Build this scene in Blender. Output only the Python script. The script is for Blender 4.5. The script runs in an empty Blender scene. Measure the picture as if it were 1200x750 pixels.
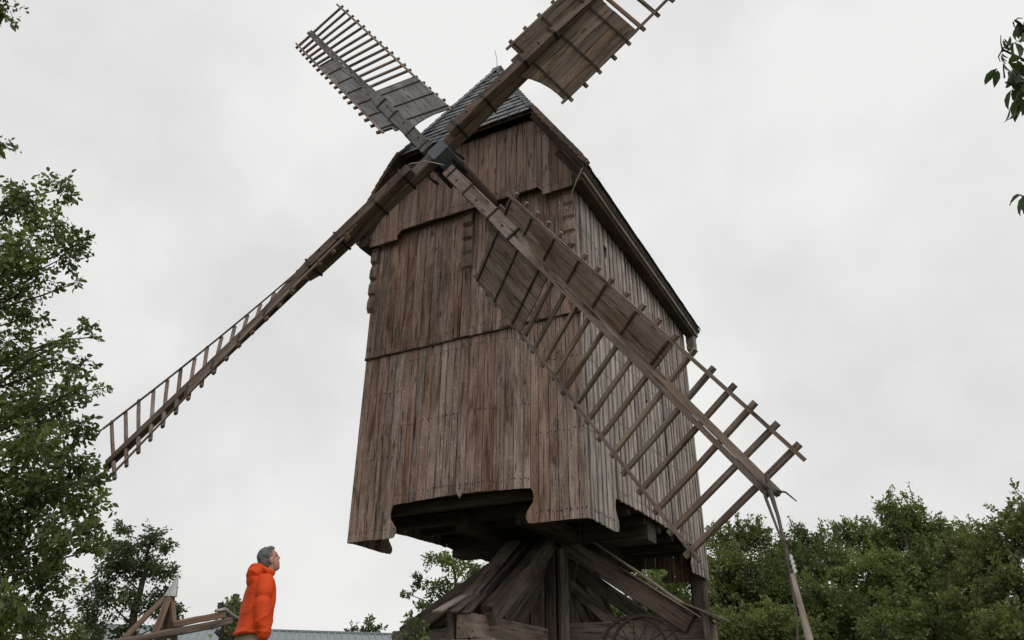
import bpy, math, random
import numpy as np
from mathutils import Vector, Matrix

random.seed(11)
rng = np.random.default_rng(7)
SC = bpy.context.scene
COL = SC.collection
R = random.uniform

# ------------------------------------------------------------------ camera
CAM_LOC = Vector((4.3555, -10.6625, 0.32))
YAW, PITCH, ROLL = 0.4903, 0.4756, 0.0090
cam_d = bpy.data.cameras.new('camera')
cam_d.sensor_width = 36.0
cam_d.lens = 885.6072 * 36.0 / 1200.0
cam_d.clip_start = 0.05
cam_d.clip_end = 4000.0
cam = bpy.data.objects.new('camera', cam_d)
COL.objects.link(cam)
fw = Vector((-math.sin(YAW), math.cos(YAW), 0)); rt = Vector((math.cos(YAW), math.sin(YAW), 0)); zz = Vector((0, 0, 1))
f2 = fw * math.cos(PITCH) + zz * math.sin(PITCH)
u2 = zz * math.cos(PITCH) - fw * math.sin(PITCH)
r3 = rt * math.cos(ROLL) + u2 * math.sin(ROLL)
u3 = u2 * math.cos(ROLL) - rt * math.sin(ROLL)
m3 = Matrix((r3, u3, -f2)).transposed()
cam.matrix_world = Matrix.Translation(CAM_LOC) @ m3.to_4x4()
SC.camera = cam

# ------------------------------------------------------------------ overcast sky and soft sun
SUN_EL, SUN_AZ = math.radians(48), math.radians(68)      # azimuth measured from -Y towards +X
world = bpy.data.worlds.new('World')
SC.world = world
world.use_nodes = True
wn = world.node_tree.nodes; wl = world.node_tree.links
wn.clear()
w_out = wn.new('ShaderNodeOutputWorld')
w_bg = wn.new('ShaderNodeBackground')
w_sky = wn.new('ShaderNodeTexSky')
w_sky.sky_type = 'NISHITA'; w_sky.sun_disc = False
w_sky.sun_elevation = SUN_EL
w_sky.sun_rotation = math.pi - SUN_AZ
w_sky.air_density = 1.5; w_sky.dust_density = 4.0
w_tc = wn.new('ShaderNodeTexCoord')
w_map = wn.new('ShaderNodeMapping'); w_map.inputs['Scale'].default_value = (1.0, 1.0, 1.25)
w_map.inputs['Location'].default_value = (0.35, 0.1, 0.2)
w_n = wn.new('ShaderNodeTexNoise')
w_n.inputs['Scale'].default_value = 2.6; w_n.inputs['Detail'].default_value = 7.0
w_n.inputs['Roughness'].default_value = 0.52; w_n.inputs['Distortion'].default_value = 0.12
w_r = wn.new('ShaderNodeValToRGB')
w_r.color_ramp.elements[0].position = 0.33; w_r.color_ramp.elements[0].color = (6.55, 6.52, 6.49, 1)
w_r.color_ramp.elements[1].position = 0.62; w_r.color_ramp.elements[1].color = (8.2, 8.14, 8.05, 1)
w_mix = wn.new('ShaderNodeMix'); w_mix.data_type = 'RGBA'
w_mix.inputs['Factor'].default_value = 0.96
wl.new(w_tc.outputs['Generated'], w_map.inputs['Vector'])
wl.new(w_map.outputs['Vector'], w_n.inputs['Vector'])
wl.new(w_n.outputs['Fac'], w_r.inputs['Fac'])
wl.new(w_sky.outputs['Color'], w_mix.inputs['A'])
wl.new(w_r.outputs['Color'], w_mix.inputs['B'])
wl.new(w_mix.outputs['Result'], w_bg.inputs['Color'])
w_bg.inputs['Strength'].default_value = 0.11
wl.new(w_bg.outputs['Background'], w_out.inputs['Surface'])

sun_d = bpy.data.lights.new('sun', 'SUN')
sun_d.energy = 1.2; sun_d.angle = math.radians(28); sun_d.color = (1.0, 0.96, 0.90)
sun = bpy.data.objects.new('sun', sun_d); COL.objects.link(sun)
sdir = Vector((math.sin(SUN_AZ) * math.cos(SUN_EL), -math.cos(SUN_AZ) * math.cos(SUN_EL), math.sin(SUN_EL)))
sun.rotation_euler = sdir.to_track_quat('Z', 'Y').to_euler()
sun.location = (20, -20, 30)

vs = SC.view_settings
vs.view_transform = 'Standard'; vs.look = 'None'; vs.exposure = 0.0; vs.gamma = 1.0
vs.use_curve_mapping = False

# ------------------------------------------------------------------ materials
def srgb(r, g, b):
    f = lambda c: (c / 255 / 12.92) if c / 255 <= 0.04045 else ((c / 255 + 0.055) / 1.055) ** 2.4
    return (f(r), f(g), f(b), 1)

def new_mat(name):
    m = bpy.data.materials.new(name); m.use_nodes = True
    n = m.node_tree.nodes; n.clear()
    out = n.new('ShaderNodeOutputMaterial'); b = n.new('ShaderNodeBsdfPrincipled')
    m.node_tree.links.new(b.outputs[0], out.inputs[0])
    return m, n, m.node_tree.links, b

def math_node(n, l, op, a, b, clamp=False):
    m = n.new('ShaderNodeMath'); m.operation = op; m.use_clamp = clamp
    for i, v in enumerate((a, b)):
        if isinstance(v, (int, float)): m.inputs[i].default_value = v
        else: l.new(v, m.inputs[i])
    return m.outputs[0]

def mixc(n, l, fac, a, b, mode='MIX'):
    m = n.new('ShaderNodeMix'); m.data_type = 'RGBA'; m.blend_type = mode
    if isinstance(fac, (int, float)): m.inputs['Factor'].default_value = fac
    else: l.new(fac, m.inputs['Factor'])
    for k, v in (('A', a), ('B', b)):
        if isinstance(v, tuple): m.inputs[k].default_value = v
        else: l.new(v, m.inputs[k])
    return m.outputs['Result']

def wood(name, dark, mid, grey, grey_amt=0.5, rand=0.35, bump=0.5, grain=26.0, streak=1.0, rough=0.86):
    """weathered timber; grain runs along the object's own Z axis"""
    m, n, l, b = new_mat(name)
    tc = n.new('ShaderNodeTexCoord'); oi = n.new('ShaderNodeObjectInfo')
    off = n.new('ShaderNodeVectorMath'); off.operation = 'MULTIPLY_ADD'
    off.inputs[0].default_value = (1, 1, 1)
    sc = n.new('ShaderNodeVectorMath'); sc.operation = 'SCALE'
    sc.inputs[0].default_value = (37.0, 11.0, 53.0); l.new(oi.outputs['Random'], sc.inputs['Scale'])
    ad = n.new('ShaderNodeVectorMath'); ad.operation = 'ADD'
    l.new(tc.outputs['Object'], ad.inputs[0]); l.new(sc.outputs[0], ad.inputs[1])
    n.remove(off)
    def noise(scl, vec_scale, det=5, rg=0.55, dist=0.0):
        mp = n.new('ShaderNodeMapping'); mp.inputs['Scale'].default_value = vec_scale
        l.new(ad.outputs[0], mp.inputs['Vector'])
        t = n.new('ShaderNodeTexNoise'); t.inputs['Scale'].default_value = scl
        t.inputs['Detail'].default_value = det; t.inputs['Roughness'].default_value = rg
        t.inputs['Distortion'].default_value = dist
        l.new(mp.outputs[0], t.inputs['Vector']); return t.outputs['Fac']
    g1 = noise(grain, (1, 1, 0.045), 4, 0.6, 0.6)         # fibre
    g2 = noise(7.0, (1, 1, 0.11), 5, 0.6, 1.2)            # growth rings
    g3 = noise(1.6, (1.2, 1.2, 0.45), 5, 0.62, 0.4)       # weather patches
    g4 = noise(60.0, (1, 1, 0.35), 3, 0.6)                # specks
    def ramp(x, lo, hi):
        mr = n.new('ShaderNodeMapRange'); mr.inputs['From Min'].default_value = lo; mr.inputs['From Max'].default_value = hi
        l.new(x, mr.inputs['Value']); return mr.outputs['Result']
    c = mixc(n, l, ramp(g2, 0.36, 0.64), dark, mid)
    c = mixc(n, l, math_node(n, l, 'MULTIPLY', ramp(g3, 0.42, 0.72), grey_amt), c, grey)
    spk = math_node(n, l, 'MULTIPLY', ramp(g4, 0.60, 0.72), math_node(n, l, 'MULTIPLY', ramp(g3, 0.35, 0.6), 0.55 * streak))
    c = mixc(n, l, spk, c, tuple(min(1, v * 1.7) for v in grey[:3]) + (1,))
    crack = ramp(g1, 0.315, 0.435)
    c = mixc(n, l, math_node(n, l, 'SUBTRACT', 1.0, crack), c, tuple(v * 0.28 for v in dark[:3]) + (1,))
    vm = n.new('ShaderNodeMapping'); vm.inputs['Scale'].default_value = (4.2, 4.2, 1.5)
    l.new(ad.outputs[0], vm.inputs['Vector'])
    vo = n.new('ShaderNodeTexVoronoi'); vo.inputs['Scale'].default_value = 1.0; vo.inputs['Randomness'].default_value = 1.0
    l.new(vm.outputs[0], vo.inputs['Vector'])
    c = mixc(n, l, math_node(n, l, 'MULTIPLY', math_node(n, l, 'SUBTRACT', 1.0, ramp(vo.outputs['Distance'], 0.06, 0.15), True), 0.75), c, tuple(v * 0.45 for v in dark[:3]) + (1,))   # knots
    # each board its own tone
    v = math_node(n, l, 'ADD', math_node(n, l, 'MULTIPLY', oi.outputs['Random'], rand * 2), 1.0 - rand)
    hsv = n.new('ShaderNodeHueSaturation'); l.new(c, hsv.inputs['Color']); l.new(v, hsv.inputs['Value'])
    frac = math_node(n, l, 'FRACT', math_node(n, l, 'MULTIPLY', oi.outputs['Random'], 17.3), 0.0)
    l.new(math_node(n, l, 'ADD', math_node(n, l, 'MULTIPLY', frac, 0.35), 0.72), hsv.inputs['Saturation'])
    l.new(hsv.outputs[0], b.inputs['Base Color'])
    b.inputs['Roughness'].default_value = rough
    b.inputs['Specular IOR Level'].default_value = 0.25
    bp = n.new('ShaderNodeBump'); bp.inputs['Strength'].default_value = bump; bp.inputs['Distance'].default_value = 0.012
    hh = math_node(n, l, 'ADD', crack, math_node(n, l, 'MULTIPLY', g2, 0.7))
    l.new(hh, bp.inputs['Height']); l.new(bp.outputs[0], b.inputs['Normal'])
    return m

M = {}
M['front'] = wood('weathered_brown_boards', (0.110, 0.066, 0.048, 1), (0.311, 0.190, 0.144, 1), (0.512, 0.403, 0.356, 1), 0.58, 0.17, 1.0, 34, streak=1.9)
M['gable'] = wood('gable_boards', (0.131, 0.083, 0.062, 1), (0.264, 0.168, 0.130, 1), (0.372, 0.282, 0.245, 1), 0.45, 0.16, 0.6)
M['side'] = wood('silvered_side_boards', (0.141, 0.109, 0.095, 1), (0.360, 0.307, 0.278, 1), (0.530, 0.477, 0.445, 1), 0.6, 0.18, 1.0, 34)
M['sail'] = wood('sail_timber', (0.103, 0.068, 0.051, 1), (0.232, 0.162, 0.124, 1), (0.346, 0.281, 0.248, 1), 0.5, 0.2, 0.7)
M['sailboard'] = wood('sail_boards', (0.074, 0.047, 0.034, 1), (0.184, 0.122, 0.088, 1), (0.297, 0.239, 0.203, 1), 0.5, 0.22, 0.7)
M['sailgrey'] = wood('sail_boards_grey', (0.085, 0.082, 0.084, 1), (0.165, 0.16, 0.162, 1), (0.27, 0.265, 0.268, 1), 0.5, 0.18, 0.5)  # grey boards, upper left sail only
M['stock_shaded'] = wood('stock_timber_shaded', (0.062, 0.040, 0.031, 1), (0.145, 0.096, 0.074, 1), (0.26, 0.21, 0.185, 1), 0.5, 0.12, 0.7, 20)  # darker copy of stock: the arms' underside shade put into the colour
M['whipgrey'] = wood('whip_grey', (0.08, 0.068, 0.062, 1), (0.155, 0.135, 0.125, 1), (0.25, 0.228, 0.215, 1), 0.5, 0.1, 0.5)  # grey whip and front plank of the upper left sail
M['stock'] = wood('stock_timber', (0.105, 0.070, 0.054, 1), (0.247, 0.173, 0.134, 1), (0.420, 0.352, 0.315, 1), 0.6, 0.12, 0.7, 20)
M['dark'] = wood('dark_shaded_timber', (0.026, 0.017, 0.013, 1), (0.060, 0.039, 0.029, 1), (0.10, 0.078, 0.066, 1), 0.35, 0.25, 0.5, 18)  # dark wood; underside beams also get their shade from this colour
M['trestle'] = wood('trestle_timber_shaded', (0.036, 0.025, 0.020, 1), (0.104, 0.074, 0.058, 1), (0.216, 0.180, 0.156, 1), 0.6, 0.35, 0.9, 16)  # dark timber lowered further, painting in the shade beneath the mill body
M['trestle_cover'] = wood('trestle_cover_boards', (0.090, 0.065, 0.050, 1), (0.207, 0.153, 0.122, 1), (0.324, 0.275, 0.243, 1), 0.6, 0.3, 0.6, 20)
M['orange_wood'] = wood('fresh_brown_timber', (0.10, 0.058, 0.038, 1), (0.225, 0.138, 0.092, 1), (0.32, 0.24, 0.19, 1), 0.5, 0.15, 0.5, 20)
M['bark'] = wood('tree_bark', (0.035, 0.028, 0.022, 1), (0.085, 0.068, 0.052, 1), (0.13, 0.115, 0.10, 1), 0.4, 0.1, 1.0, 16)

def simple(name, col, rough=0.6, metal=0.0, nscale=6.0, namt=0.35, bump=0.15, rand=0.0, spec=0.4):
    m, n, l, b = new_mat(name)
    tc = n.new('ShaderNodeTexCoord'); oi = n.new('ShaderNodeObjectInfo')
    t = n.new('ShaderNodeTexNoise'); t.inputs['Scale'].default_value = nscale; t.inputs['Detail'].default_value = 6
    l.new(tc.outputs['Object'], t.inputs['Vector'])
    c = mixc(n, l, t.outputs['Fac'], tuple(v * (1 - namt) for v in col[:3]) + (1,), tuple(min(1, v * (1 + namt)) for v in col[:3]) + (1,))
    if rand:
        hsv = n.new('ShaderNodeHueSaturation'); l.new(c, hsv.inputs['Color'])
        l.new(math_node(n, l, 'ADD', math_node(n, l, 'MULTIPLY', oi.outputs['Random'], 2 * rand), 1 - rand), hsv.inputs['Value'])
        c = hsv.outputs[0]
    l.new(c, b.inputs['Base Color'])
    b.inputs['Roughness'].default_value = rough; b.inputs['Metallic'].default_value = metal
    b.inputs['Specular IOR Level'].default_value = spec
    bp = n.new('ShaderNodeBump'); bp.inputs['Strength'].default_value = bump; bp.inputs['Distance'].default_value = 0.02
    l.new(t.outputs['Fac'], bp.inputs['Height']); l.new(bp.outputs[0], b.inputs['Normal'])
    return m

M['slate'] = simple('grey_slate', (0.085, 0.092, 0.104, 1), 0.42, 0, 9, 0.4, 0.3, 0.35, 0.5)
M['verge'] = simple('brown_verge_tile', (0.12, 0.075, 0.058, 1), 0.7, 0, 9, 0.4, 0.3, 0.35)
M['iron'] = simple('blackened_iron', (0.022, 0.022, 0.024, 1), 0.5, 0.5, 14, 0.4, 0.3)
M['rust'] = simple('rusted_iron', (0.034, 0.022, 0.018, 1), 0.8, 0.2, 18, 0.5, 0.4)
M['poll'] = simple('cast_iron_poll_end', (0.085, 0.10, 0.118, 1), 0.6, 0.2, 9, 0.25, 0.15)
M['zinc'] = simple('zinc_sheet', (0.46, 0.46, 0.46, 1), 0.55, 0.35, 5, 0.18, 0.1)
M['wire'] = simple('galvanised_wire', (0.32, 0.31, 0.29, 1), 0.5, 0.5, 5, 0.2, 0.0)
M['rope'] = simple('old_canvas_strap', (0.085, 0.070, 0.060, 1), 0.95, 0, 40, 0.4, 0.4)
M['stone'] = simple('rubble_stone', (0.26, 0.21, 0.17, 1), 0.9, 0, 7, 0.4, 0.6, 0.3)
M['shed_roof'] = simple('grey_sheet_roof', (0.20, 0.235, 0.25, 1), 0.6, 0.0, 1.5, 0.2, 0.05)
M['shed_wall'] = simple('shed_wall_render', (0.30, 0.26, 0.22, 1), 0.9, 0, 2, 0.2, 0.1)
M['shed_glass'] = simple('shed_window_glass', (0.03, 0.035, 0.04, 1), 0.1, 0, 2, 0.1, 0.0)
M['skin'] = simple('skin', (0.42, 0.23, 0.16, 1), 0.55, 0, 20, 0.15, 0.1)
M['hair'] = simple('grey_hair', (0.12, 0.118, 0.122, 1), 0.8, 0, 30, 1.1, 1.0)
M['trousers'] = simple('beige_trousers', (0.30, 0.245, 0.19, 1), 0.9, 0, 30, 0.2, 0.3)
M['shoe'] = simple('brown_leather', (0.06, 0.04, 0.03, 1), 0.6, 0, 20, 0.3, 0.2)
M['flower'] = simple('white_petals', (0.75, 0.75, 0.72, 1), 0.7, 0, 20, 0.1, 0.0)

def jacket_mat():
    m, n, l, b = new_mat('orange_rain_jacket')
    tc = n.new('ShaderNodeTexCoord')
    t = n.new('ShaderNodeTexNoise'); t.inputs['Scale'].default_value = 9; t.inputs['Detail'].default_value = 4; t.inputs['Distortion'].default_value = 0.8
    mp = n.new('ShaderNodeMapping'); mp.inputs['Scale'].default_value = (1, 1, 1.7); mp.inputs['Rotation'].default_value = (0.3, 0.5, 0)
    l.new(tc.outputs['Object'], mp.inputs[0]); l.new(mp.outputs[0], t.inputs['Vector'])
    b.inputs['Base Color'].default_value = (0.63, 0.066, 0.014, 1)
    b.inputs['Roughness'].default_value = 0.6
    b.inputs['Specular IOR Level'].default_value = 0.15
    bp = n.new('ShaderNodeBump'); bp.inputs['Strength'].default_value = 0.35; bp.inputs['Distance'].default_value = 0.03
    l.new(t.outputs['Fac'], bp.inputs['Height']); l.new(bp.outputs[0], b.inputs['Normal'])
    return m
M['jacket'] = jacket_mat()

def leaf_mat(name, c1, c2, c3, trans=0.42):
    m = bpy.data.materials.new(name); m.use_nodes = True
    n = m.node_tree.nodes; l = m.node_tree.links; n.clear()
    out = n.new('ShaderNodeOutputMaterial')
    at = n.new('ShaderNodeAttribute'); at.attribute_name = 'tone'
    rp = n.new('ShaderNodeValToRGB')
    e = rp.color_ramp.elements
    e[0].position = 0.0; e[0].color = c1; e[1].position = 1.0; e[1].color = c3
    k = e.new(0.55); k.color = c2
    l.new(at.outputs['Fac'], rp.inputs['Fac'])
    b = n.new('ShaderNodeBsdfPrincipled'); b.inputs['Roughness'].default_value = 0.5
    b.inputs['Specular IOR Level'].default_value = 0.35
    l.new(rp.outputs[0], b.inputs['Base Color'])
    tr = n.new('ShaderNodeBsdfTranslucent')
    tint = mixc(n, l, 1.0, rp.outputs[0], (1.25, 1.35, 0.55, 1), 'MULTIPLY')
    l.new(tint, tr.inputs['Color'])
    mx = n.new('ShaderNodeMixShader'); mx.inputs[0].default_value = trans
    l.new(b.outputs[0], mx.inputs[1]); l.new(tr.outputs[0], mx.inputs[2]); l.new(mx.outputs[0], out.inputs[0])
    return m
M['leaf_walnut'] = leaf_mat('walnut_leaves', (0.060, 0.088, 0.036, 1), (0.112, 0.158, 0.058, 1), (0.205, 0.265, 0.098, 1))
M['leaf_mid'] = leaf_mat('grey_green_leaves', (0.052, 0.072, 0.042, 1), (0.092, 0.122, 0.066, 1), (0.155, 0.19, 0.092, 1))
M['leaf_yellow'] = leaf_mat('yellow_green_leaves', (0.06, 0.078, 0.026, 1), (0.12, 0.145, 0.042, 1), (0.20, 0.22, 0.07, 1))
M['leaf_hedge'] = leaf_mat('hedge_leaves', (0.066, 0.092, 0.040, 1), (0.138, 0.182, 0.070, 1), (0.245, 0.295, 0.115, 1))
M['leaf_olive'] = leaf_mat('olive_leaves', (0.082, 0.102, 0.046, 1), (0.162, 0.19, 0.078, 1), (0.255, 0.28, 0.12, 1))
M['leaf_near'] = leaf_mat('dark_hanging_leaves', (0.034, 0.055, 0.022, 1), (0.055, 0.088, 0.030, 1), (0.10, 0.14, 0.045, 1), 0.25)

def ground_mat():
    m, n, l, b = new_mat('meadow_ground')
    tc = n.new('ShaderNodeTexCoord')
    t = n.new('ShaderNodeTexNoise'); t.inputs['Scale'].default_value = 0.35; t.inputs['Detail'].default_value = 8
    t2 = n.new('ShaderNodeTexNoise'); t2.inputs['Scale'].default_value = 14; t2.inputs['Detail'].default_value = 6
    l.new(tc.outputs['Object'], t.inputs['Vector']); l.new(tc.outputs['Object'], t2.inputs['Vector'])
    c = mixc(n, l, t.outputs['Fac'], (0.05, 0.075, 0.025, 1), (0.10, 0.12, 0.045, 1))
    c = mixc(n, l, math_node(n, l, 'MULTIPLY', t2.outputs['Fac'], 0.6), c, (0.13, 0.11, 0.06, 1))
    l.new(c, b.inputs['Base Color']); b.inputs['Roughness'].default_value = 0.95
    bp = n.new('ShaderNodeBump'); bp.inputs['Strength'].default_value = 0.8; l.new(t2.outputs['Fac'], bp.inputs['Height']); l.new(bp.outputs[0], b.inputs['Normal'])
    return m
M['ground'] = ground_mat()

# ------------------------------------------------------------------ mesh helpers
WM = {}
def tag(o, label=None, cat=None, group=None, kind=None):
    if label: o['label'] = label
    if cat: o['category'] = cat
    if group: o['group'] = group
    if kind: o['kind'] = kind
    return o

def place(o, parent, mw):
    COL.objects.link(o)
    WM[o] = mw
    if parent is not None:
        o.parent = parent
        o.matrix_basis = WM[parent].inverted() @ mw
    else:
        o.matrix_basis = mw
    return o

def empty(name, loc, parent=None):
    o = bpy.data.objects.new(name, None); o.empty_display_size = 0.3
    return place(o, parent, Matrix.Translation(Vector(loc)))

def mesh_of(name, verts, faces, mat, smooth=False):
    me = bpy.data.meshes.new(name)
    me.from_pydata([tuple(v) for v in verts], [], [tuple(f) for f in faces])
    me.materials.append(M[mat] if isinstance(mat, str) else mat)
    if smooth:
        me.polygons.foreach_set('use_smooth', [True] * len(me.polygons))
    me.update()
    return me

def obj(name, me, parent, mw):
    return place(bpy.data.objects.new(name, me), parent, mw)

def fast_mesh(name, V, F, mat, tone=None, smooth=False):
    """V (n,3) array, F (m,k) array with the same number of corners per face"""
    V = np.asarray(V, dtype=np.float32); F = np.asarray(F, dtype=np.int32)
    me = bpy.data.meshes.new(name)
    k = F.shape[1]
    me.vertices.add(len(V)); me.vertices.foreach_set('co', V.ravel())
    me.loops.add(F.size); me.loops.foreach_set('vertex_index', F.ravel())
    me.polygons.add(len(F)); me.polygons.foreach_set('loop_start', np.arange(0, F.size, k, dtype=np.int32))
    if smooth: me.polygons.foreach_set('use_smooth', np.ones(len(F), dtype=bool))
    if tone is not None:
        a = me.attributes.new('tone', 'FLOAT', 'POINT'); a.data.foreach_set('value', np.asarray(tone, dtype=np.float32))
    me.materials.append(M[mat]); me.update(calc_edges=True); me.validate()
    return me

def prism(poly, y0, y1):
    """closed slab: 2D outline in XZ (any winding), between y0 and y1"""
    a = sum(poly[i][0] * poly[(i + 1) % len(poly)][1] - poly[(i + 1) % len(poly)][0] * poly[i][1] for i in range(len(poly)))
    if a < 0: poly = poly[::-1]
    n = len(poly)
    V = [(x, y0, z) for x, z in poly] + [(x, y1, z) for x, z in poly]
    F = [tuple(range(n)), tuple(range(2 * n - 1, n - 1, -1))]
    F += [((i + 1) % n, i, n + i, n + (i + 1) % n) for i in range(n)]
    return V, F

def merge(parts):
    V, F = [], []
    for v, f in parts:
        o = len(V); V += list(v); F += [tuple(i + o for i in q) for q in f]
    return V, F

def box(x0, x1, y0, y1, z0, z1, bev=0.0):
    if bev:
        b = bev
        poly = [(x0 + b, y0), (x1 - b, y0), (x1, y0 + b), (x1, y1 - b), (x1 - b, y1), (x0 + b, y1), (x0, y1 - b), (x0, y0 + b)]
    else:
        poly = [(x0, y0), (x1, y0), (x1, y1), (x0, y1)]
    n = len(poly)
    V = [(x, y, z0) for x, y in poly] + [(x, y, z1) for x, y in poly]
    F = [tuple(range(n - 1, -1, -1)), tuple(range(n, 2 * n))] + [(i, (i + 1) % n, n + (i + 1) % n, n + i) for i in range(n)]
    return V, F

def taper_box(w0, d0, w1, d1, z0, z1, seg=6, wob=0.0, bev=0.02, cx=0.0, cy=0.0):
    """timber along Z with chamfered corners, taper and slight waviness"""
    V, F = [], []
    for i in range(seg + 1):
        t = i / seg; w = (w0 + (w1 - w0) * t) / 2; d = (d0 + (d1 - d0) * t) / 2; z = z0 + (z1 - z0) * t
        b = min(bev, w * 0.4, d * 0.4); ox = cx + R(-wob, wob); oy = cy + R(-wob, wob)
        for x, y in ((-w + b, -d), (w - b, -d), (w, -d + b), (w, d - b), (w - b, d), (-w + b, d), (-w, d - b), (-w, -d + b)):
            V.append((x + ox, y + oy, z))
    for i in range(seg):
        for k in range(8):
            F.append((i * 8 + k, i * 8 + (k + 1) % 8, (i + 1) * 8 + (k + 1) % 8, (i + 1) * 8 + k))
    F.append(tuple(range(7, -1, -1))); F.append(tuple(range(seg * 8, seg * 8 + 8)))
    return V, F

def tube(pts, rad, n=8, cap=True):
    pts = [Vector(p) for p in pts]
    if isinstance(rad, (int, float)): rad = [rad] * len(pts)
    V, F = [], []
    up = Vector((0.13, 0.21, 1)).normalized()
    for i, p in enumerate(pts):
        d = (pts[min(i + 1, len(pts) - 1)] - pts[max(i - 1, 0)]).normalized()
        a = d.cross(up)
        if a.length < 1e-3: a = d.cross(Vector((1, 0, 0)))
        a.normalize(); b = d.cross(a)
        for k in range(n):
            th = 2 * math.pi * k / n
            V.append(p + (a * math.cos(th) + b * math.sin(th)) * rad[i])
    for i in range(len(pts) - 1):
        for k in range(n):
            F.append((i * n + k, i * n + (k + 1) % n, (i + 1) * n + (k + 1) % n, (i + 1) * n + k))
    if cap:
        F.append(tuple(range(n - 1, -1, -1))); F.append(tuple(range((len(pts) - 1) * n, len(pts) * n)))
    return V, F

def frame_z(p0, p1, side=None):
    """matrix at p0 whose local Z points to p1; local X as near as possible to side"""
    p0 = Vector(p0); z = (Vector(p1) - p0).normalized()
    s = Vector(side) if side is not None else (Vector((0, 0, 1)) if abs(z.z) < 0.9 else Vector((1, 0, 0)))
    x = (s - z * s.dot(z)).normalized(); y = z.cross(x)
    return Matrix.Translation(p0) @ Matrix((x, y, z)).transposed().to_4x4()

def beam(name, p0, p1, w, d, mat, parent, side=None, w1=None, d1=None, wob=0.004, bev=0.02, seg=6):
    L = (Vector(p1) - Vector(p0)).length
    v, f = taper_box(w, d, w1 or w, d1 or d, 0, L, seg, wob, bev)
    return obj(name, mesh_of(name, v, f, mat), parent, frame_z(p0, p1, side))

def wire(name, pts, rad, mat, parent, n=6):
    o = Vector(pts[0])
    v, f = tube([Vector(p) - o for p in pts], rad, n)
    return obj(name, mesh_of(name, v, f, mat, True), parent, Matrix.Translation(o))

# ------------------------------------------------------------------ ground
def ground_h(x, y):
    r = math.hypot(x + 2.0, y - 3.3)
    t = min(1, max(0, (r - 4.4) / 2.6)); h = 0.62 * (1 - t * t * (3 - 2 * t))
    r2 = math.hypot(x - 4.6, y + 12.2)
    t = min(1, max(0, (r2 - 2.0) / 4.0)); h -= 0.9 * (1 - t * t * (3 - 2 * t))
    return h
def build_ground():
    xs = sorted(set([-1500, -600, -250, -120, -70] + [-50 + i * 1.0 for i in range(101)] + [70, 120, 250, 600, 1500]))
    V = [(x, y, ground_h(x, y)) for y in xs for x in xs]
    n = len(xs)
    F = [(j * n + i, j * n + i + 1, (j + 1) * n + i + 1, (j + 1) * n + i) for j in range(n - 1) for i in range(n - 1)]
    tag(obj('ground', mesh_of('ground', V, F, 'ground', True), None, Matrix()), 'grassy meadow ground around the windmill', kind='structure')
build_ground()

# ------------------------------------------------------------------ windmill body
XC = -2.3; X0, X1 = -4.6, 0.0; DEP = 6.99
ZB, ZL, ZG, ZE, ZH, ZR = 2.90, 6.47, 8.93, 9.20, 10.95, 13.95
ZCUT = 3.46
EX = 2.65; HX = 1.58; YV0, YV1 = -0.42, 7.35; YR0, YR1 = 0.95, 6.0
mill = empty('windmill', (XC, 3.5, 0.62))
tag(mill, 'tall brown weatherboarded post windmill with four lattice sails and slate roof', 'windmill')

def wall_frame(kind):
    if kind == 'front': return Vector((0, 0, 0)), 0.0
    if kind == 'right': return Vector((X1, 0, 0)), math.pi / 2
    if kind == 'left': return Vector((X0, 0, 0)), -math.pi / 2
    if kind == 'back': return Vector((0, DEP, 0)), math.pi

def wall_point(kind, s, d, z):
    o, a = wall_frame(kind)
    return o + Matrix.Rotation(a, 3, 'Z') @ Vector((s, d, z))

NAILS = {}
def add_board(parent, kind, poly, depth, th, mat, name='board', jit=0.009, twist=0.022):
    xm = sum(p[0] for p in poly) / len(poly); z0 = min(p[1] for p in poly)
    loc = [(x - xm, z - z0) for x, z in poly]
    v, f = prism(loc, 0, th)
    o, a = wall_frame(kind)
    dj = depth + R(-jit, jit)
    if name == 'board':
        hi = max(p[1] for p in poly); zn = z0 + 0.16
        while zn < hi - 0.1:
            for e in (-1, 1): NAILS.setdefault((parent, kind), []).append((xm + e * (max(p[0] for p in loc) - 0.03) + R(-.006, .006), dj, zn + R(-.02, .02)))
            zn += 1.28
    mw = Matrix.Translation(wall_point(kind, xm, dj, z0)) @ Matrix.Rotation(a + R(-twist, twist), 4, 'Z')
    return obj(name, mesh_of(name, v, f, mat), parent, mw)

def splits(a, b, mean, var, force=()):
    """board joints from a to b"""
    stops = sorted([a, b] + list(force)); out = [a]
    for p, q in zip(stops[:-1], stops[1:]):
        n = max(1, round((q - p) / mean)); w = [1 + R(-var, var) for _ in range(n)]; t = sum(w); x = p
        for k in w:
            x += (q - p) * k / t; out.append(x)
        out[-1] = q
    return out

def wall_part(name, kind, s0, s1, z0, z1, mat='dark'):
    """the sheathing behind the boards, it carries them"""
    v, f = prism([(s0 - (s0 + s1) / 2, 0), (s1 - (s0 + s1) / 2, 0), (s1 - (s0 + s1) / 2, z1 - z0), (s0 - (s0 + s1) / 2, z1 - z0)], 0, 0.06)
    o, a = wall_frame(kind)
    mw = Matrix.Translation(wall_point(kind, (s0 + s1) / 2, 0.05, z0)) @ Matrix.Rotation(a, 4, 'Z')
    return obj(name, mesh_of(name, v, f, mat), mill, mw)

G = 0.006
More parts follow.
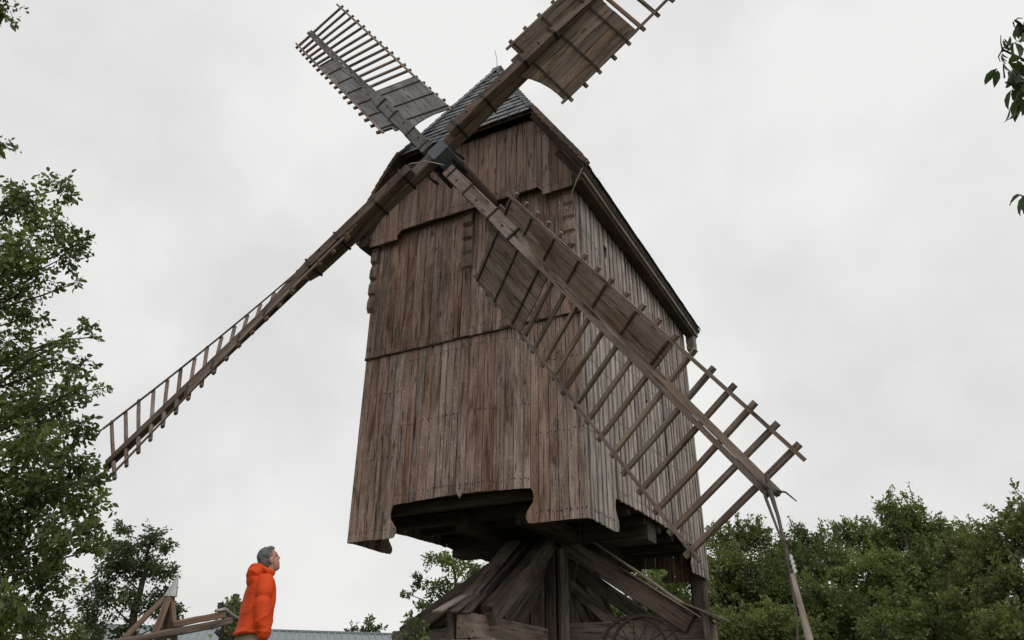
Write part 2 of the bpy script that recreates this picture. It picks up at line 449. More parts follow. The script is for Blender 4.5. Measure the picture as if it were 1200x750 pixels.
# the shaped lower corners: wood lobes either side of the opening in the skirt (outline in s, z)
def lobe(sx, dirn, zb=ZB, top=ZCUT):
    h = top - zb
    return [(sx - dirn * 0.02, zb), (sx + dirn * 0.05, zb + 0.02 * h), (sx + dirn * 0.095, zb + 0.16 * h), (sx + dirn * 0.085, zb + 0.30 * h), (sx + dirn * 0.03, zb + 0.44 * h),
            (sx - dirn * 0.035, zb + 0.58 * h), (sx - dirn * 0.05, zb + 0.74 * h), (sx - dirn * 0.035, zb + 0.88 * h), (sx, top)]

def skirt_wall(part, kind, s0, s1, ztop, c0, c1, mean, mat, depth, th=0.03, hole=None, alt=0.0, zb=ZB, zcut=ZCUT, slope=0.0):
    js = splits(s0, s1, mean, 0.28, (c0, c1))
    for i, (a, b) in enumerate(zip(js[:-1], js[1:])):
        inside = a >= c0 - 1e-6 and b <= c1 + 1e-6
        d = depth - (alt if i % 2 else 0)
        zt = ztop + R(-0.006, 0.006)
        if inside:
            f = lambda s: zcut + 0.05 * math.sin((s - c0) / (c1 - c0) * math.pi) + R(-0.006, 0.006)
            poly = [(a + G, f(a)), (b - G, f(b)), (b - G, zt), (a + G, zt)]
        elif abs(b - c0) < 1e-6:
            poly = [(a + G, zb + R(-.005, .005))] + lobe(c0 - G, 1, zb, zcut) + [(b - G, zt), (a + G, zt)]
        elif abs(a - c1) < 1e-6:
            poly = [(b - G, zb + R(-.005, .005)), (b - G, zt), (a + G, zt)] + lobe(c1 + G, -1, zb, zcut)[::-1]
        else:
            poly = [(a + G, zb + R(-.006, .006)), (b - G, zb + R(-.006, .006)), (b - G, zt), (a + G, zt)]
        hit = [h for h in (hole or []) if a <= h[0] < b]
        if hit and inside:
            hz0, hz1 = hit[0][1:]
            add_board(part, kind, [poly[0], poly[1], (b - G, hz0), (a + G, hz0 + 0.02)], d, th, mat)
            add_board(part, kind, [(a + G, hz1), (b - G, hz1 - 0.02), (b - G, zt), (a + G, zt)], d, th, mat)
        else:
            add_board(part, kind, poly, d, th, mat)

front = wall_part('front_wall', 'front', X0 + 0.04, X1 - 0.04, ZCUT + 0.09, ZG + 0.3)
skirt_wall(front, 'front', X0, X1, ZL, -3.66, -0.98, 0.172, 'front', 0.012)
js = splits(X0 + 0.0, X1, 0.19, 0.3)
for a, b in zip(js[:-1], js[1:]):
    zz0 = ZL - 0.05 + R(-0.012, 0.012)
    add_board(front, 'front', [(a + G, zz0), (b - G, zz0 + R(-.008, .008)), (b - G, ZG + 0.28), (a + G, ZG + 0.28)], -0.028, 0.03, 'front')
# the rail below the joint of the boards
v, f = prism([(X0 - XC - 0.01, 0), (X1 - XC + 0.01, 0), (X1 - XC + 0.01, 0.05), (X0 - XC - 0.01, 0.05)], 0, 0.035)
obj('drip_rail', mesh_of('drip_rail', v, f, 'dark'), front, Matrix.Translation((XC, -0.022, ZL - 0.075)))
# dark middle batten with pointed foot
add_board(front, 'front', [(-2.37, ZCUT + 0.10), (-2.30, ZCUT - 0.02), (-2.23, ZCUT + 0.10), (-2.23, ZL - 0.09), (-2.37, ZL - 0.09)], -0.012, 0.03, 'front', 'batten')
add_board(front, 'front', [(-2.38, ZL - 0.06), (-2.22, ZL - 0.06), (-2.22, 7.85), (-2.38, 7.85)], -0.056, 0.03, 'front', 'batten')

right = wall_part('side_wall', 'right', 0.13, DEP - 0.06, ZCUT + 0.09, ZE - 0.1)
skirt_wall(right, 'right', 0.025, DEP, ZE - 0.02, 1.22, 5.75, 0.118, 'side', 0.012, 0.028, [(1.36, 8.22, 8.52), (3.29, 5.80, 5.92), (4.6, 7.3, 7.38)], 0.024)
left = wall_part('side_wall', 'left', -DEP + 0.06, -0.13, ZCUT + 0.09, ZE - 0.1)
skirt_wall(left, 'left', -DEP, -0.025, ZE - 0.02, -5.75, -1.22, 0.150, 'front', 0.012, 0.028, None, 0.012, zcut=3.31)
back = wall_part('rear_wall', 'back', -X1 + 0.06, -X0 - 0.06, ZCUT + 0.09, ZE + 0.5)
skirt_wall(back, 'back', 0.0, 4.6, ZE + 0.5, 1.0, 3.6, 0.20, 'front', 0.012, zcut=3.22)
# rear gable above the eaves
v, f = prism([(-EX + 0.25, 0), (EX - 0.25, 0), (HX - 0.1, ZH - ZE - 0.35), (-HX + 0.1, ZH - ZE - 0.35)], 0, 0.05)
obj('rear_gable', mesh_of('rear_gable', v, f, 'front'), mill, Matrix.Translation((XC, DEP - 0.02, ZE + 0.2)))

# gable boarding with stepped lower edge
GY = -0.215
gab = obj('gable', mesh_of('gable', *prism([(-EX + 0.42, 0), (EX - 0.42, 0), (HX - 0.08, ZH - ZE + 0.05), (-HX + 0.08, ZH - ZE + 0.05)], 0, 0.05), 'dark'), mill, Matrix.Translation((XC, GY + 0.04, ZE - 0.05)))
def roof_z(x):
    d = abs(x - XC)
    return ZE + (EX - d) / (EX - HX) * (ZH - ZE) if d > HX else ZH + (HX - d) / HX * (ZR - ZH)
def gtop(x): return min(roof_z(x) - 0.17, ZH - 0.10)
js = splits(-4.80, 0.20, 0.205, 0.3, (-3.94, -0.60, -3.83, -0.71))
for a, b in zip(js[:-1], js[1:]):
    m = (a + b) / 2
    outer = m < -3.94 or m > -0.60
    stepb = (-3.94 < m < -3.83) or (-0.71 < m < -0.60)
    zb0 = 8.93 if outer else 9.14
    za, zb1 = zb0 + R(-.006, .006), zb0 + R(-.006, .006)
    if stepb:
        za, zb1 = (9.02, 9.14) if m < XC else (9.14, 9.02)
    if m < -4.65: za = 9.02
    if m > 0.05: zb1 = 9.02
    ta, tb = gtop(a + G), gtop(b - G)
    poly = [(a + G, za), (b - G, zb1), (b - G, max(tb, zb1 + 0.02))]
    k = [x for x in (XC - HX, XC + HX) if a < x < b]
    poly += [(x, gtop(x)) for x in k]
    poly += [(a + G, max(ta, za + 0.02))]
    add_board(gab, 'front', poly, GY, 0.028, 'gable')
# soffit under the projecting gable
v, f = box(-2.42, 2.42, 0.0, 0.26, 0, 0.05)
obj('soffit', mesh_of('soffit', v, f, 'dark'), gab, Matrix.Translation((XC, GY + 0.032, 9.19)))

# nail heads: too small to pick apart, one part on each boarding
for (par, kind), pts in NAILS.items():
    parts = []
    for (x, d, z) in pts:
        r = R(.009, .014); parts.append(([(x - r, d - 0.003, z - r), (x + r, d - 0.003, z - r), (x + r, d - 0.003, z + r), (x - r, d - 0.003, z + r), (x, d - 0.009, z)], [(0, 1, 4), (1, 2, 4), (2, 3, 4), (3, 0, 4)]))
    V, F = merge(parts); o, a = wall_frame(kind)
    tag(obj('nails', mesh_of('nails', V, F, 'iron'), par, Matrix.Translation(o) @ Matrix.Rotation(a, 4, 'Z')), kind='stuff')

# carved brackets at the top of the front wall
def bracket(x, ztop, zbot, w, proj):
    n = 4; H = ztop - zbot; prof = [(0.0, 0.0)]
    for k in range(n):
        za = k / n * H; zb_ = (k + 1) / n * H; p = proj * (0.55 + 0.45 * (k + 1) / n)
        q = R(.45, .75); prof += [(-p * q * .5, za + 0.005), (-p, za + H / n * R(.10, .25)), (-p * R(.9, 1), zb_ - H / n * R(.30, .42)), (-p * q, zb_ - H / n * R(.12, .22))]
    prof += [(-proj, H), (0.0, H)]
    V = [(-w / 2, y, z) for y, z in prof] + [(w / 2, y, z) for y, z in prof]; n2 = len(prof)
    F = [tuple(range(n2)), tuple(range(2 * n2 - 1, n2 - 1, -1))] + [((i + 1) % n2, i, n2 + i, n2 + (i + 1) % n2) for i in range(n2)]
    obj('bracket', mesh_of('bracket', V, F, 'gable'), mill, Matrix.Translation((x, -0.02, zbot)))
bracket(-2.30, 9.18, 7.86, 0.22, 0.095)
bracket(-4.57, 8.95, 7.45, 0.16, 0.10)
bracket(-0.14, 8.95, 7.75, 0.22, 0.07)

# floor, sheers and joists seen from below
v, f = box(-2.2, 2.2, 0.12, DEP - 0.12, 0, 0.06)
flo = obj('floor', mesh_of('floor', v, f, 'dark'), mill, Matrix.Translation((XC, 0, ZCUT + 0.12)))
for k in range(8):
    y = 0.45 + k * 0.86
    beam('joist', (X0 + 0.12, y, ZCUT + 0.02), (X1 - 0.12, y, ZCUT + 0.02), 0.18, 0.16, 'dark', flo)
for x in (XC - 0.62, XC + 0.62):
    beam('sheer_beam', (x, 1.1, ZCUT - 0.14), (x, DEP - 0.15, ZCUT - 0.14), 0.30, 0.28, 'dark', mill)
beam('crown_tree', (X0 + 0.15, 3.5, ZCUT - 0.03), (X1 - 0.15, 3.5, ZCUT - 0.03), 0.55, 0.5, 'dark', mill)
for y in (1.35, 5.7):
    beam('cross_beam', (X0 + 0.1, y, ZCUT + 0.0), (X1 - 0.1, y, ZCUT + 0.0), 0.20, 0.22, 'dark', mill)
beam('rear_post', (-0.20, 6.72, 0.25), (-0.20, 6.72, ZCUT + 0.1), 0.30, 0.30, 'trestle', mill)
beam('rear_post', (-4.40, 6.72, 0.25), (-4.40, 6.72, ZCUT + 0.1), 0.30, 0.30, 'trestle', mill)
# wall plates poking out below the eaves
for x in (X0 + 0.02, X1 - 0.02):
    s = 1 if x > XC else -1
    beam('wall_plate', (x + s * 0.16, -0.30, ZE - 0.16), (x + s * 0.16, DEP + 0.28, ZE - 0.16), 0.22, 0.22, 'dark', mill)
    bx_ = beam('plate_bracket', (x + s * 0.16, DEP + 0.12, ZE - 0.62), (x + s * 0.16, DEP + 0.12, ZE - 0.24), 0.22, 0.22, 'side', mill)

# ------------------------------------------------------------------ roof
def build_roof():
    prof = [(-EX, ZE), (-HX, ZH), (0, ZR), (HX, ZH), (EX, ZE)]
    T = 0.10
    P = []
    def row(x, z, y0, y1): P.append((x, y0, z)); P.append((x, y1, z))
    row(-EX, ZE, YV0, YV1); row(-HX, ZH, YV0, YV1); row(0, ZR, YR0, YR1); row(HX, ZH, YV0, YV1); row(EX, ZE, YV0, YV1)
    n = len(P)
    V = [Vector(p) for p in P] + [Vector((p[0] * 0.985, p[1] + (0.02 if p[1] < 3 else -0.02), p[2] - T)) for p in P]
    top = [(0, 2, 3, 1), (2, 4, 5, 3), (4, 6, 7, 5), (6, 8, 9, 7), (2, 6, 4), (3, 5, 7)]
    F = []
    for q in top:
        F.append(q); F.append(tuple(i + n for i in reversed(q)))
    rim = [0, 2, 6, 8, 9, 7, 3, 1]
    for a, b in zip(rim, rim[1:] + rim[:1]): F.append((a, b, b + n, a + n))
    o = Vector((0, 0, ZE))
    V = [v - o for v in V]
    roof = obj('roof', mesh_of('roof', V, F, 'dark'), mill, Matrix.Translation((XC, 0, ZE)))
    # slates of the small hip, each one a piece
    sl = mesh_of('slate', *box(-0.112, 0.112, 0.0, 0.014, -0.29, 0.04), 'slate')
    sl2 = mesh_of('slate', *box(-0.105, 0.105, 0.0, 0.015, -0.28, 0.04), 'slate')
    base = Vector((XC, YV0, ZH)); apex = Vector((XC, YR0, ZR))
    up = (apex - base); L = up.length; up.normalize()
    nrm = Vector((0, -up.z, up.y)).normalized()
    sx = Vector((1, 0, 0))
    pitch = 0.195; rows = int(L / pitch)
    for r in range(rows):
        s = 0.10 + r * pitch
        half = HX * (1 - s / L) + 0.03
        nn = max(1, int(round(2 * half / 0.232))); w = 2 * half / nn
        for k in range(nn):
            x = -half + w * (k + 0.5)
            c = base + sx * x + up * (s + 0.10) + nrm * (0.012 + R(0, .006))
            tilt = math.radians(5.0 + R(-1.5, 1.8))
            upt = (up * math.cos(tilt) + -nrm * math.sin(tilt)).normalized()
            yy = upt.cross(sx).normalized() * -1
            rot = Matrix((sx, -nrm * -1, upt)).transposed()
            y_ = upt.cross(sx)
            mm = Matrix.Translation(c) @ Matrix((sx, y_, upt)).transposed().to_4x4() @ Matrix.Rotation(R(-.02, .02), 4, 'Y') @ Matrix.Diagonal((w / 0.232, 1, 1, 1))
            obj('slate', sl if r % 2 else sl2, roof, mm)
    # verge and hip tiles
    vt = mesh_of('verge_tile', *box(-0.10, 0.05, -0.03, 0.055, -0.115, 0.10), 'verge')
    ht = mesh_of('hip_slate', *box(-0.07, 0.07, -0.02, 0.03, -0.115, 0.12), 'slate')
    for sg in (-1, 1):
        a = Vector((XC + sg * (EX + 0.01), YV0, ZE)); b = Vector((XC + sg * HX, YV0, ZH)); n = 12
        d = (b - a).normalized(); out = Vector((d.z, 0, -d.x)) * (1 if sg > 0 else -1)
        for k in range(n):
            c = a + (b - a) * ((k + 0.5) / n)
            z_ = (d * math.cos(.10) - out * math.sin(.10)).normalized(); y_ = (out * math.cos(.10) + d * math.sin(.10)).normalized(); x_ = y_.cross(z_)
            obj('verge_tile', vt, roof, Matrix.Translation(c + out * R(0.0, .02)) @ Matrix((x_, y_, z_)).transposed().to_4x4())
        a = Vector((XC + sg * HX, YV0, ZH)); b = apex; n = 17
        d = (b - a).normalized(); out = Vector((sg * 0.6, -0.5, 0.3)); out = (out - d * out.dot(d)).normalized()
        for k in range(n):
            c = a + (b - a) * ((k + 0.5) / n)
            z_ = (d * math.cos(.09) - out * math.sin(.09)).normalized(); y_ = (out * math.cos(.09) + d * math.sin(.09)).normalized(); x_ = y_.cross(z_)
            obj('hip_slate', ht, roof, Matrix.Translation(c + out * 0.02) @ Matrix((x_, y_, z_)).transposed().to_4x4())
    # slate courses of the long slopes (only glimpsed): one joined part
    parts = []
    for sg in (-1, 1):
        for (p, q) in (((EX, ZE), (HX, ZH)), ((HX, ZH), (0, ZR))):
            a = Vector((sg * p[0], 0, p[1] - ZE)); b = Vector((sg * q[0], 0, q[1] - ZE)); L2 = (b - a).length; n = int(L2 / 0.19); d = (b - a) / L2
            out = Vector((d.z, 0, -d.x)) * sg * (1 if sg > 0 else 1)
            out = Vector((sg * abs(d.z), 0, abs(d.x)))
            for k in range(n):
                s0 = k / n * L2; upper = q[1] == ZR
                def yb(s, e):
                    t = s / L2 if upper else 0.0
                    return (YV0 + (YR0 - YV0) * t + 0.03) if e == 0 else (YV1 + (YR1 - YV1) * t - 0.03)
                s1 = s0 + L2 / n
                y0, y1 = yb(s1, 0), yb(s1, 1); m = max(1, int((y1 - y0) / 0.25))
                for j in range(m):
                    ya = y0 + (y1 - y0) * j / m + 0.004; ybb = y0 + (y1 - y0) * (j + 1) / m - 0.004; h = R(0.03, 0.04)
                    A0 = a + d * (s0 - 0.02) + out * h; B0 = a + d * s1 + out * 0.012; A1 = a + d * (s0 - 0.02) + out * (h - .016); B1 = a + d * s1 + out * 0.001
                    Vv = []
                    for pnt in (A0, B0, B1, A1):
                        Vv += [(pnt.x, ya, pnt.z), (pnt.x, ybb, pnt.z)]
                    parts.append((Vv, [(0, 2, 3, 1), (0, 1, 7, 6), (2, 4, 5, 3), (4, 6, 7, 5), (0, 6, 4, 2), (1, 3, 5, 7)]))
    V, F = merge(parts)
    tag(obj('slate_courses', mesh_of('slate_courses', V, F, 'slate'), roof, Matrix.Translation((XC, 0, ZE))), kind='stuff')
    # ridge board, eaves fascia
    beam('ridge_cap', (XC, YR0 - 0.05, ZR + 0.02), (XC, YR1 + 0.05, ZR + 0.02), 0.10, 0.26, 'slate', roof)
    for sg in (-1, 1):
        beam('fascia', (XC + sg * (EX - 0.08), YV0 + 0.06, ZE - 0.12), (XC + sg * (EX - 0.08), YV1 - 0.06, ZE - 0.12), 0.16, 0.05, 'sail', roof)
        for k in range(11):
            y = -0.2 + k * 0.72
            beam('rafter', (XC + sg * (EX - 0.12), y, ZE - 0.17), (XC + sg * (EX - 0.62), y, ZE + 0.60), 0.12, 0.10, 'dark', roof, seg=1)
        # bargeboard behind the verge
        beam('bargeboard', (XC + sg * (EX - 0.06), YV0 + 0.05, ZE - 0.16), (XC + sg * (HX - 0.03), YV0 + 0.05, ZH - 0.14), 0.03, 0.07, 'dark', roof, side=(0, 1, 0))
    return roof
roof = build_roof()
wire('lightning_rod', [(XC, YR0 - 0.02, ZR - 0.02), (XC, YR0 - 0.03, ZR + 0.3), (XC - 0.05, YR0 - 0.05, ZR + 0.62)], 0.009, 'wire', mill)
rk = [(XC + HX + 0.05, YV0 - 0.02, ZH + 0.06)]
for k in range(1, 12):
    t = k / 12; rk.append((XC + HX + (EX - HX) * t + 0.06, YV0 - 0.02, ZH + (ZE - ZH) * t + 0.055))
rk += [(XC + EX + 0.06, YV0 - 0.03, ZE - 0.02), (XC + EX - 0.02, YV0 - 0.08, ZE - 0.22), (XC + EX - 0.12, YV0 - 0.05, ZE - 0.36), (XC + EX - 0.30, YV0 + 0.05, ZE - 0.58), (XC + EX - 0.34, YV0 + 0.25, ZE - 0.75)]
wire('lightning_cable', rk, 0.010, 'wire', mill)

# ------------------------------------------------------------------ windshaft and sails
HUB = Vector((-2.0151, -1.5269, 9.2384)); TILT, PHI, DPHI, AZ, OFF = 0.1083, -0.9321, -0.0131, -0.0558, 0.2827
SN = Vector((math.cos(TILT) * math.sin(AZ), -math.cos(TILT) * math.cos(AZ), math.sin(TILT)))
STX = Vector((math.cos(AZ), math.sin(AZ), 0)); STZ = STX.cross(-SN)
if STZ.z < 0: STZ = -STZ
uA = STX * math.cos(PHI) + STZ * math.sin(PHI)
tA = SN.cross(uA)
pm = Matrix.Translation(HUB) @ Matrix((uA, tA, SN)).transposed().to_4x4()
v, f = tube([(0, 0, -0.25), (0, 0, -1.0), (0, 0, -3.6)], [0.19, 0.21, 0.21], 14)
shaft = obj('windshaft', mesh_of('windshaft', v, f, 'dark', False), mill, pm @ Matrix.Translation((0.06, 0.13, 0)))
v, f = box(-0.165, 0.165, -0.175, 0.175, -0.06, 0.36, 0.012)
poll = obj('poll_end', mesh_of('poll_end', v, f, 'poll'), mill, pm @ Matrix.Translation((0.12, 0.11, 0)))
v, f = box(-0.23, 0.25, -0.20, 0.26, -0.36, 0.05, 0.02)
obj('poll_socket', mesh_of('poll_socket', v, f, 'iron'), poll, pm)

for a, b in ((0.30, 0.20), (0.34, -0.18), (-0.30, 0.17), (-0.33, -0.2), (0.19, 0.33), (-0.2, 0.31), (0.2, -0.33), (-0.17, -0.31)):
    v, f = taper_box(0.09, 0.05, 0.06, 0.03, -0.12, 0.10 + R(0, .06), 1, 0, 0.006)
    obj('wedge', mesh_of('wedge', v, f, 'dark'), poll, pm @ Matrix.Translation((a, b, 0)) @ Matrix.Rotation(R(-.2, .2), 4, 'X'))
NR = 19
A_, B_ = 0.5466, 1.1097
R0 = [2.5241, 2.4216, 2.052, 2.1276]; R1_ = [8.502, 8.5965, 8.8011, 8.2838]; RT = [8.70, 8.80, 8.98, 8.50]; TW = [0, 0.0013, -0.0501, -0.0326]
def twist_at(s, q): return 0.5224 * (1 - s) * (1 - 2 * s) + 0.3817 * 4 * s * (1 - s) + 0.0876 * s * (2 * s - 1) + TW[q]

rung_mesh = mesh_of('rung', *taper_box(0.070, 0.055, 0.070, 0.055, -B_ - 0.02, A_ + 0.02, 1, 0, 0.014), 'sail')
rung_mesh2 = mesh_of('rung', *taper_box(0.066, 0.052, 0.074, 0.058, -B_ - 0.02, A_ + 0.02, 3, 0.004, 0.014), 'sail')
SAIL_LABEL = ['lower right sail crossing in front of the mill', 'upper right sail cut off by the picture edge', 'upper left sail with grey boards against the sky', 'lower left sail seen nearly edge on']
def taper_slope(z0, z1):
    # foot of the front plank running out onto the whip
    V = []
    for z, w, yf in ((z0, 0.12, -0.155), (z1, 0.094, -0.052)):
        V += [(-w, yf, z), (w, yf, z), (w, -0.025, z), (-w, -0.025, z)]
    return V, [(3, 2, 1, 0), (4, 5, 6, 7), (0, 1, 5, 4), (1, 2, 6, 5), (2, 3, 7, 6), (3, 0, 4, 7)]
def build_sail(q):
    phi = PHI + q * math.pi / 2 + (DPHI if q % 2 else 0)
    u = STX * math.cos(phi) + STZ * math.sin(phi); t = -STX * math.sin(phi) + STZ * math.cos(phi)
    c = HUB + (SN * OFF if q % 2 else Vector((0, 0, 0)))
    # sail frame: X = trailing side, Y = back, Z = outwards
    base = Matrix.Translation(c) @ Matrix((-t, -SN, u)).transposed().to_4x4()
    if base.to_3x3().determinant() < 0:
        raise RuntimeError('frame')
    if q % 2:
        v, f = taper_box(0.27, 0.21, 0.19, 0.16, 0.02, 3.05, 5, 0.004, 0.02, 0, 0.10)
        v2, f2_ = taper_box(0.18, 0.15, 0.12, 0.07, 3.05, 3.25, 2, 0, 0.02, 0, 0.10)
    else:
        v, f = taper_box(0.24, 0.16, 0.20, 0.12, 0.02, 2.2, 4, 0.004, 0.02, 0, 0.06)
        v2, f2_ = taper_box(0.19, 0.11, 0.15, 0.05, 2.2, 2.6, 2, 0, 0.02, 0, 0.06)
    V, F = merge([(v, f), (v2, f2_)])
    sail = obj('sail', mesh_of('sail', V, F, 'stock_shaded' if q % 2 else 'stock'), mill, base)
    tag(sail, SAIL_LABEL[q])
    rr0, rr1 = R0[q], R1_[q]
    bm = 'sailgrey' if q == 2 else 'sailboard'; wm = 'whipgrey' if q == 2 else ('stock_shaded' if q % 2 else 'sail')
    def L(x, y, z): return base @ Vector((x, y, z))
    # whip in front of the stock
    V, F = merge([taper_box(0.25, 0.14, 0.24, 0.13, 0.48, 2.9, 5, 0.003, 0.012, 0, -0.09), taper_slope(2.9, 4.3)])
    obj('backing_plank', mesh_of('backing_plank', V, F, 'whipgrey' if q == 2 else ('stock_shaded' if q % 2 else 'stock')), sail, base)
    for x0, x1, x2, x3 in ((-0.100, 0.012, -0.078, 0.008), (0.020, 0.100, 0.015, 0.078)):      # two timbers, a long shake between them
        V, F = [], []
        nz = 16
        for i in range(nz + 1):
            t = i / nz; z = 0.95 + (RT[q] - 0.95) * t - (0.06 if x0 > 0 and i == nz else 0)
            j = R(-.004, .004); a_ = x0 + (x2 - x0) * t + (j if x0 > 0 else 0); b_ = x1 + (x3 - x1) * t + (j if x0 < 0 else 0); yf = -0.062 + 0.012 * t + (0.006 if x0 > 0 else 0)
            for (x, y) in ((a_, yf), (b_, yf), (b_, 0.085 - 0.02 * t), (a_, 0.085 - 0.02 * t)): V.append((x, y, z))
        for i in range(nz):
            for k in range(4): F.append((i * 4 + k, i * 4 + (k + 1) % 4, (i + 1) * 4 + (k + 1) % 4, (i + 1) * 4 + k))
        F.append((3, 2, 1, 0)); F.append((nz * 4, nz * 4 + 1, nz * 4 + 2, nz * 4 + 3))
        obj('whip', mesh_of('whip', V, F, wm), sail, base)
    for rb in (0.66, 1.35, 2.3, 3.02):
        hw = (0.135 - 0.040 * rb / 3.05 + 0.010) if q % 2 else 0.134; bk = (0.222 - 0.010 * rb) if q % 2 else 0.15
        V, F = merge([box(-0.134, 0.134, -0.174, -0.005, -0.02, 0.02), box(-hw, hw, 0.0, bk, -0.02, 0.02)])
        obj('iron_strap', mesh_of('iron_strap', V, F, 'iron'), sail, base @ Matrix.Translation((0, 0, rb)))
    for rb in (0.95, 1.75, 2.7):
        v, f = tube([(0.03, -0.185, 0), (0.03, 0.225 if q % 2 else 0.16, 0)], 0.016, 6)
        obj('bolt', mesh_of('bolt', v, f, 'iron'), sail, base @ Matrix.Translation((0, 0, rb)))
    def pt(k, x, y):
        s = k / (NR - 1); al = twist_at(s, q); r = rr0 + (rr1 - rr0) * s
        # x along rung (leading +), y towards the back
        d = Vector((-math.cos(al), -math.sin(al), 0)); b = Vector((-math.sin(al), math.cos(al), 0))
        return d * x + b * y + Vector((0, 0, r))
    for k in range(NR):
        s = k / (NR - 1); al = twist_at(s, q) + R(-.012, .012); r = rr0 + (rr1 - rr0) * s
        mm = base @ Matrix.Translation((R(-.012, .012), 0, r + R(-.008, .008))) @ Matrix.Rotation(al, 4, 'Z') @ Matrix.Rotation(-math.pi / 2 + R(-.006, .006), 4, 'Y')
        obj('rung', rung_mesh if k % 2 else rung_mesh2, sail, mm)
    def strip(name, ks, xa, xb, ya, yb, mat):
        V, F = [], []
        for k in ks:
            for (x, y) in ((xa, ya), (xb, ya), (xb, yb), (xa, yb)): V.append(pt(k, x(k) if callable(x) else x, y))
        for i in range(len(ks) - 1):
            for j in range(4): F.append((i * 4 + j, i * 4 + (j + 1) % 4, (i + 1) * 4 + (j + 1) % 4, (i + 1) * 4 + j))
        F.append((3, 2, 1, 0)); e = (len(ks) - 1) * 4; F.append((e, e + 1, e + 2, e + 3))
        return obj(name, mesh_of(name, V, F, mat), sail, base)
    ks = [x * 0.5 for x in range(-1, 2 * (NR - 1) + 2)]
    strip('hemlath', ks, A_ - 0.10, A_ - 0.055, -0.056, -0.029, 'sail')
    strip('hemlath', ks, -B_ + 0.05, -B_ + 0.095, -0.056, -0.029, 'sail')
    # leading boards over two thirds
    kk = 12.2
    x_in = 0.07; w = (A_ - 0.11 - x_in) / 2
    for j in range(2):
        xa = x_in + w * j + 0.0015; xb = x_in + w * (j + 1) - 0.0015
        k0 = -0.75 if j == 0 else -0.22
        ks = [k0] + [x for x in range(0, 13)] + [kk + R(-.03, .03)]
        yo = R(0, .005)
        strip('board', ks, xa, xb, -0.050 - yo, -0.030 - yo, bm)
    for k in range(0, 13, 2):
        strip('batten', [k - 0.05, k + 0.05], x_in + 0.01, A_ - 0.10, -0.074, -0.057, 'dark')
    # trailing boards near the hub, their inner ends cut to a hollow curve
    n = 5; x_out = B_ - 0.045; w = (x_out - x_in) / n
    curve = lambda x: -0.30 - 0.80 * max(0.0, 1 - (x - x_in) / (x_out - x_in) / 0.92) ** 2.4
    for j in range(n):
        x0 = x_in + w * j + 0.0015; x1 = x_in + w * (j + 1) - 0.0015; yo = R(0, .005)
        ke = 4.72 + R(-.04, .04); V, F = [], []
        ks = [None, 0, 1, 2, 3, 4, ke]
        for k in ks:
            for (x, y) in ((-x1, -0.050 - yo), (-x0, -0.050 - yo), (-x0, -0.030 - yo), (-x1, -0.030 - yo)):
                V.append(pt(curve(abs(x)) if k is None else k, x, y))
        for i in range(len(ks) - 1):
            for jj in range(4): F.append((i * 4 + jj, i * 4 + (jj + 1) % 4, (i + 1) * 4 + (jj + 1) % 4, (i + 1) * 4 + jj))
        F.append((3, 2, 1, 0)); e = (len(ks) - 1) * 4; F.append((e, e + 1, e + 2, e + 3))
        obj('board', mesh_of('board', V, F, bm), sail, base)
    for k in range(0, 5, 2):
        strip('batten', [k - 0.05, k + 0.05], -x_out + 0.01, -x_in - 0.01, -0.074, -0.057, 'dark')
    return base
SB = [build_sail(q) for q in range(4)]
# a loose wire tied round the poll end
wire('tie_wire', [HUB + uA * a + tA * b + SN * c for a, b, c in ((-0.12, -0.52, 0.40), (0.02, -0.40, 0.46), (0.14, -0.30, 0.44), (0.24, -0.20, 0.44), (0.36, -0.10, 0.36), (0.46, 0.0, 0.24))], 0.011, 'wire', mill)

# ------------------------------------------------------------------ trestle
TZ = 1.66
tre = empty('trestle', (XC, 3.5, 0.62))
tag(tre, 'dark timber trestle with slanting quarter bars carrying the windmill', 'trestle')
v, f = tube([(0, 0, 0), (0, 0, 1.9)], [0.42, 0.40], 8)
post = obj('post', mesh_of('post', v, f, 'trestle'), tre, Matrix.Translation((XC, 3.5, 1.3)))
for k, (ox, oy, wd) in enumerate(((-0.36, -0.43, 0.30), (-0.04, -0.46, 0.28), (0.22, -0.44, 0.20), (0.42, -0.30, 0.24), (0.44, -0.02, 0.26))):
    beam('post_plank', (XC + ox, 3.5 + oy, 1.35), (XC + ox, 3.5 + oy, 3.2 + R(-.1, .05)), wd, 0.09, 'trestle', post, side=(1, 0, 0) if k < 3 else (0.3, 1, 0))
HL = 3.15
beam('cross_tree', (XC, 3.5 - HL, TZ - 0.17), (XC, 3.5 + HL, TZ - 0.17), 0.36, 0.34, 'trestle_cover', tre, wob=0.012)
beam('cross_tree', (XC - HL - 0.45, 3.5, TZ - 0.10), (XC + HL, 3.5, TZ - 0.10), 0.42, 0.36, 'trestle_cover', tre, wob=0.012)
DIRS = [Vector((0, -1, 0)), Vector((1, 0, 0)), Vector((0, 1, 0)), Vector((-1, 0, 0))]
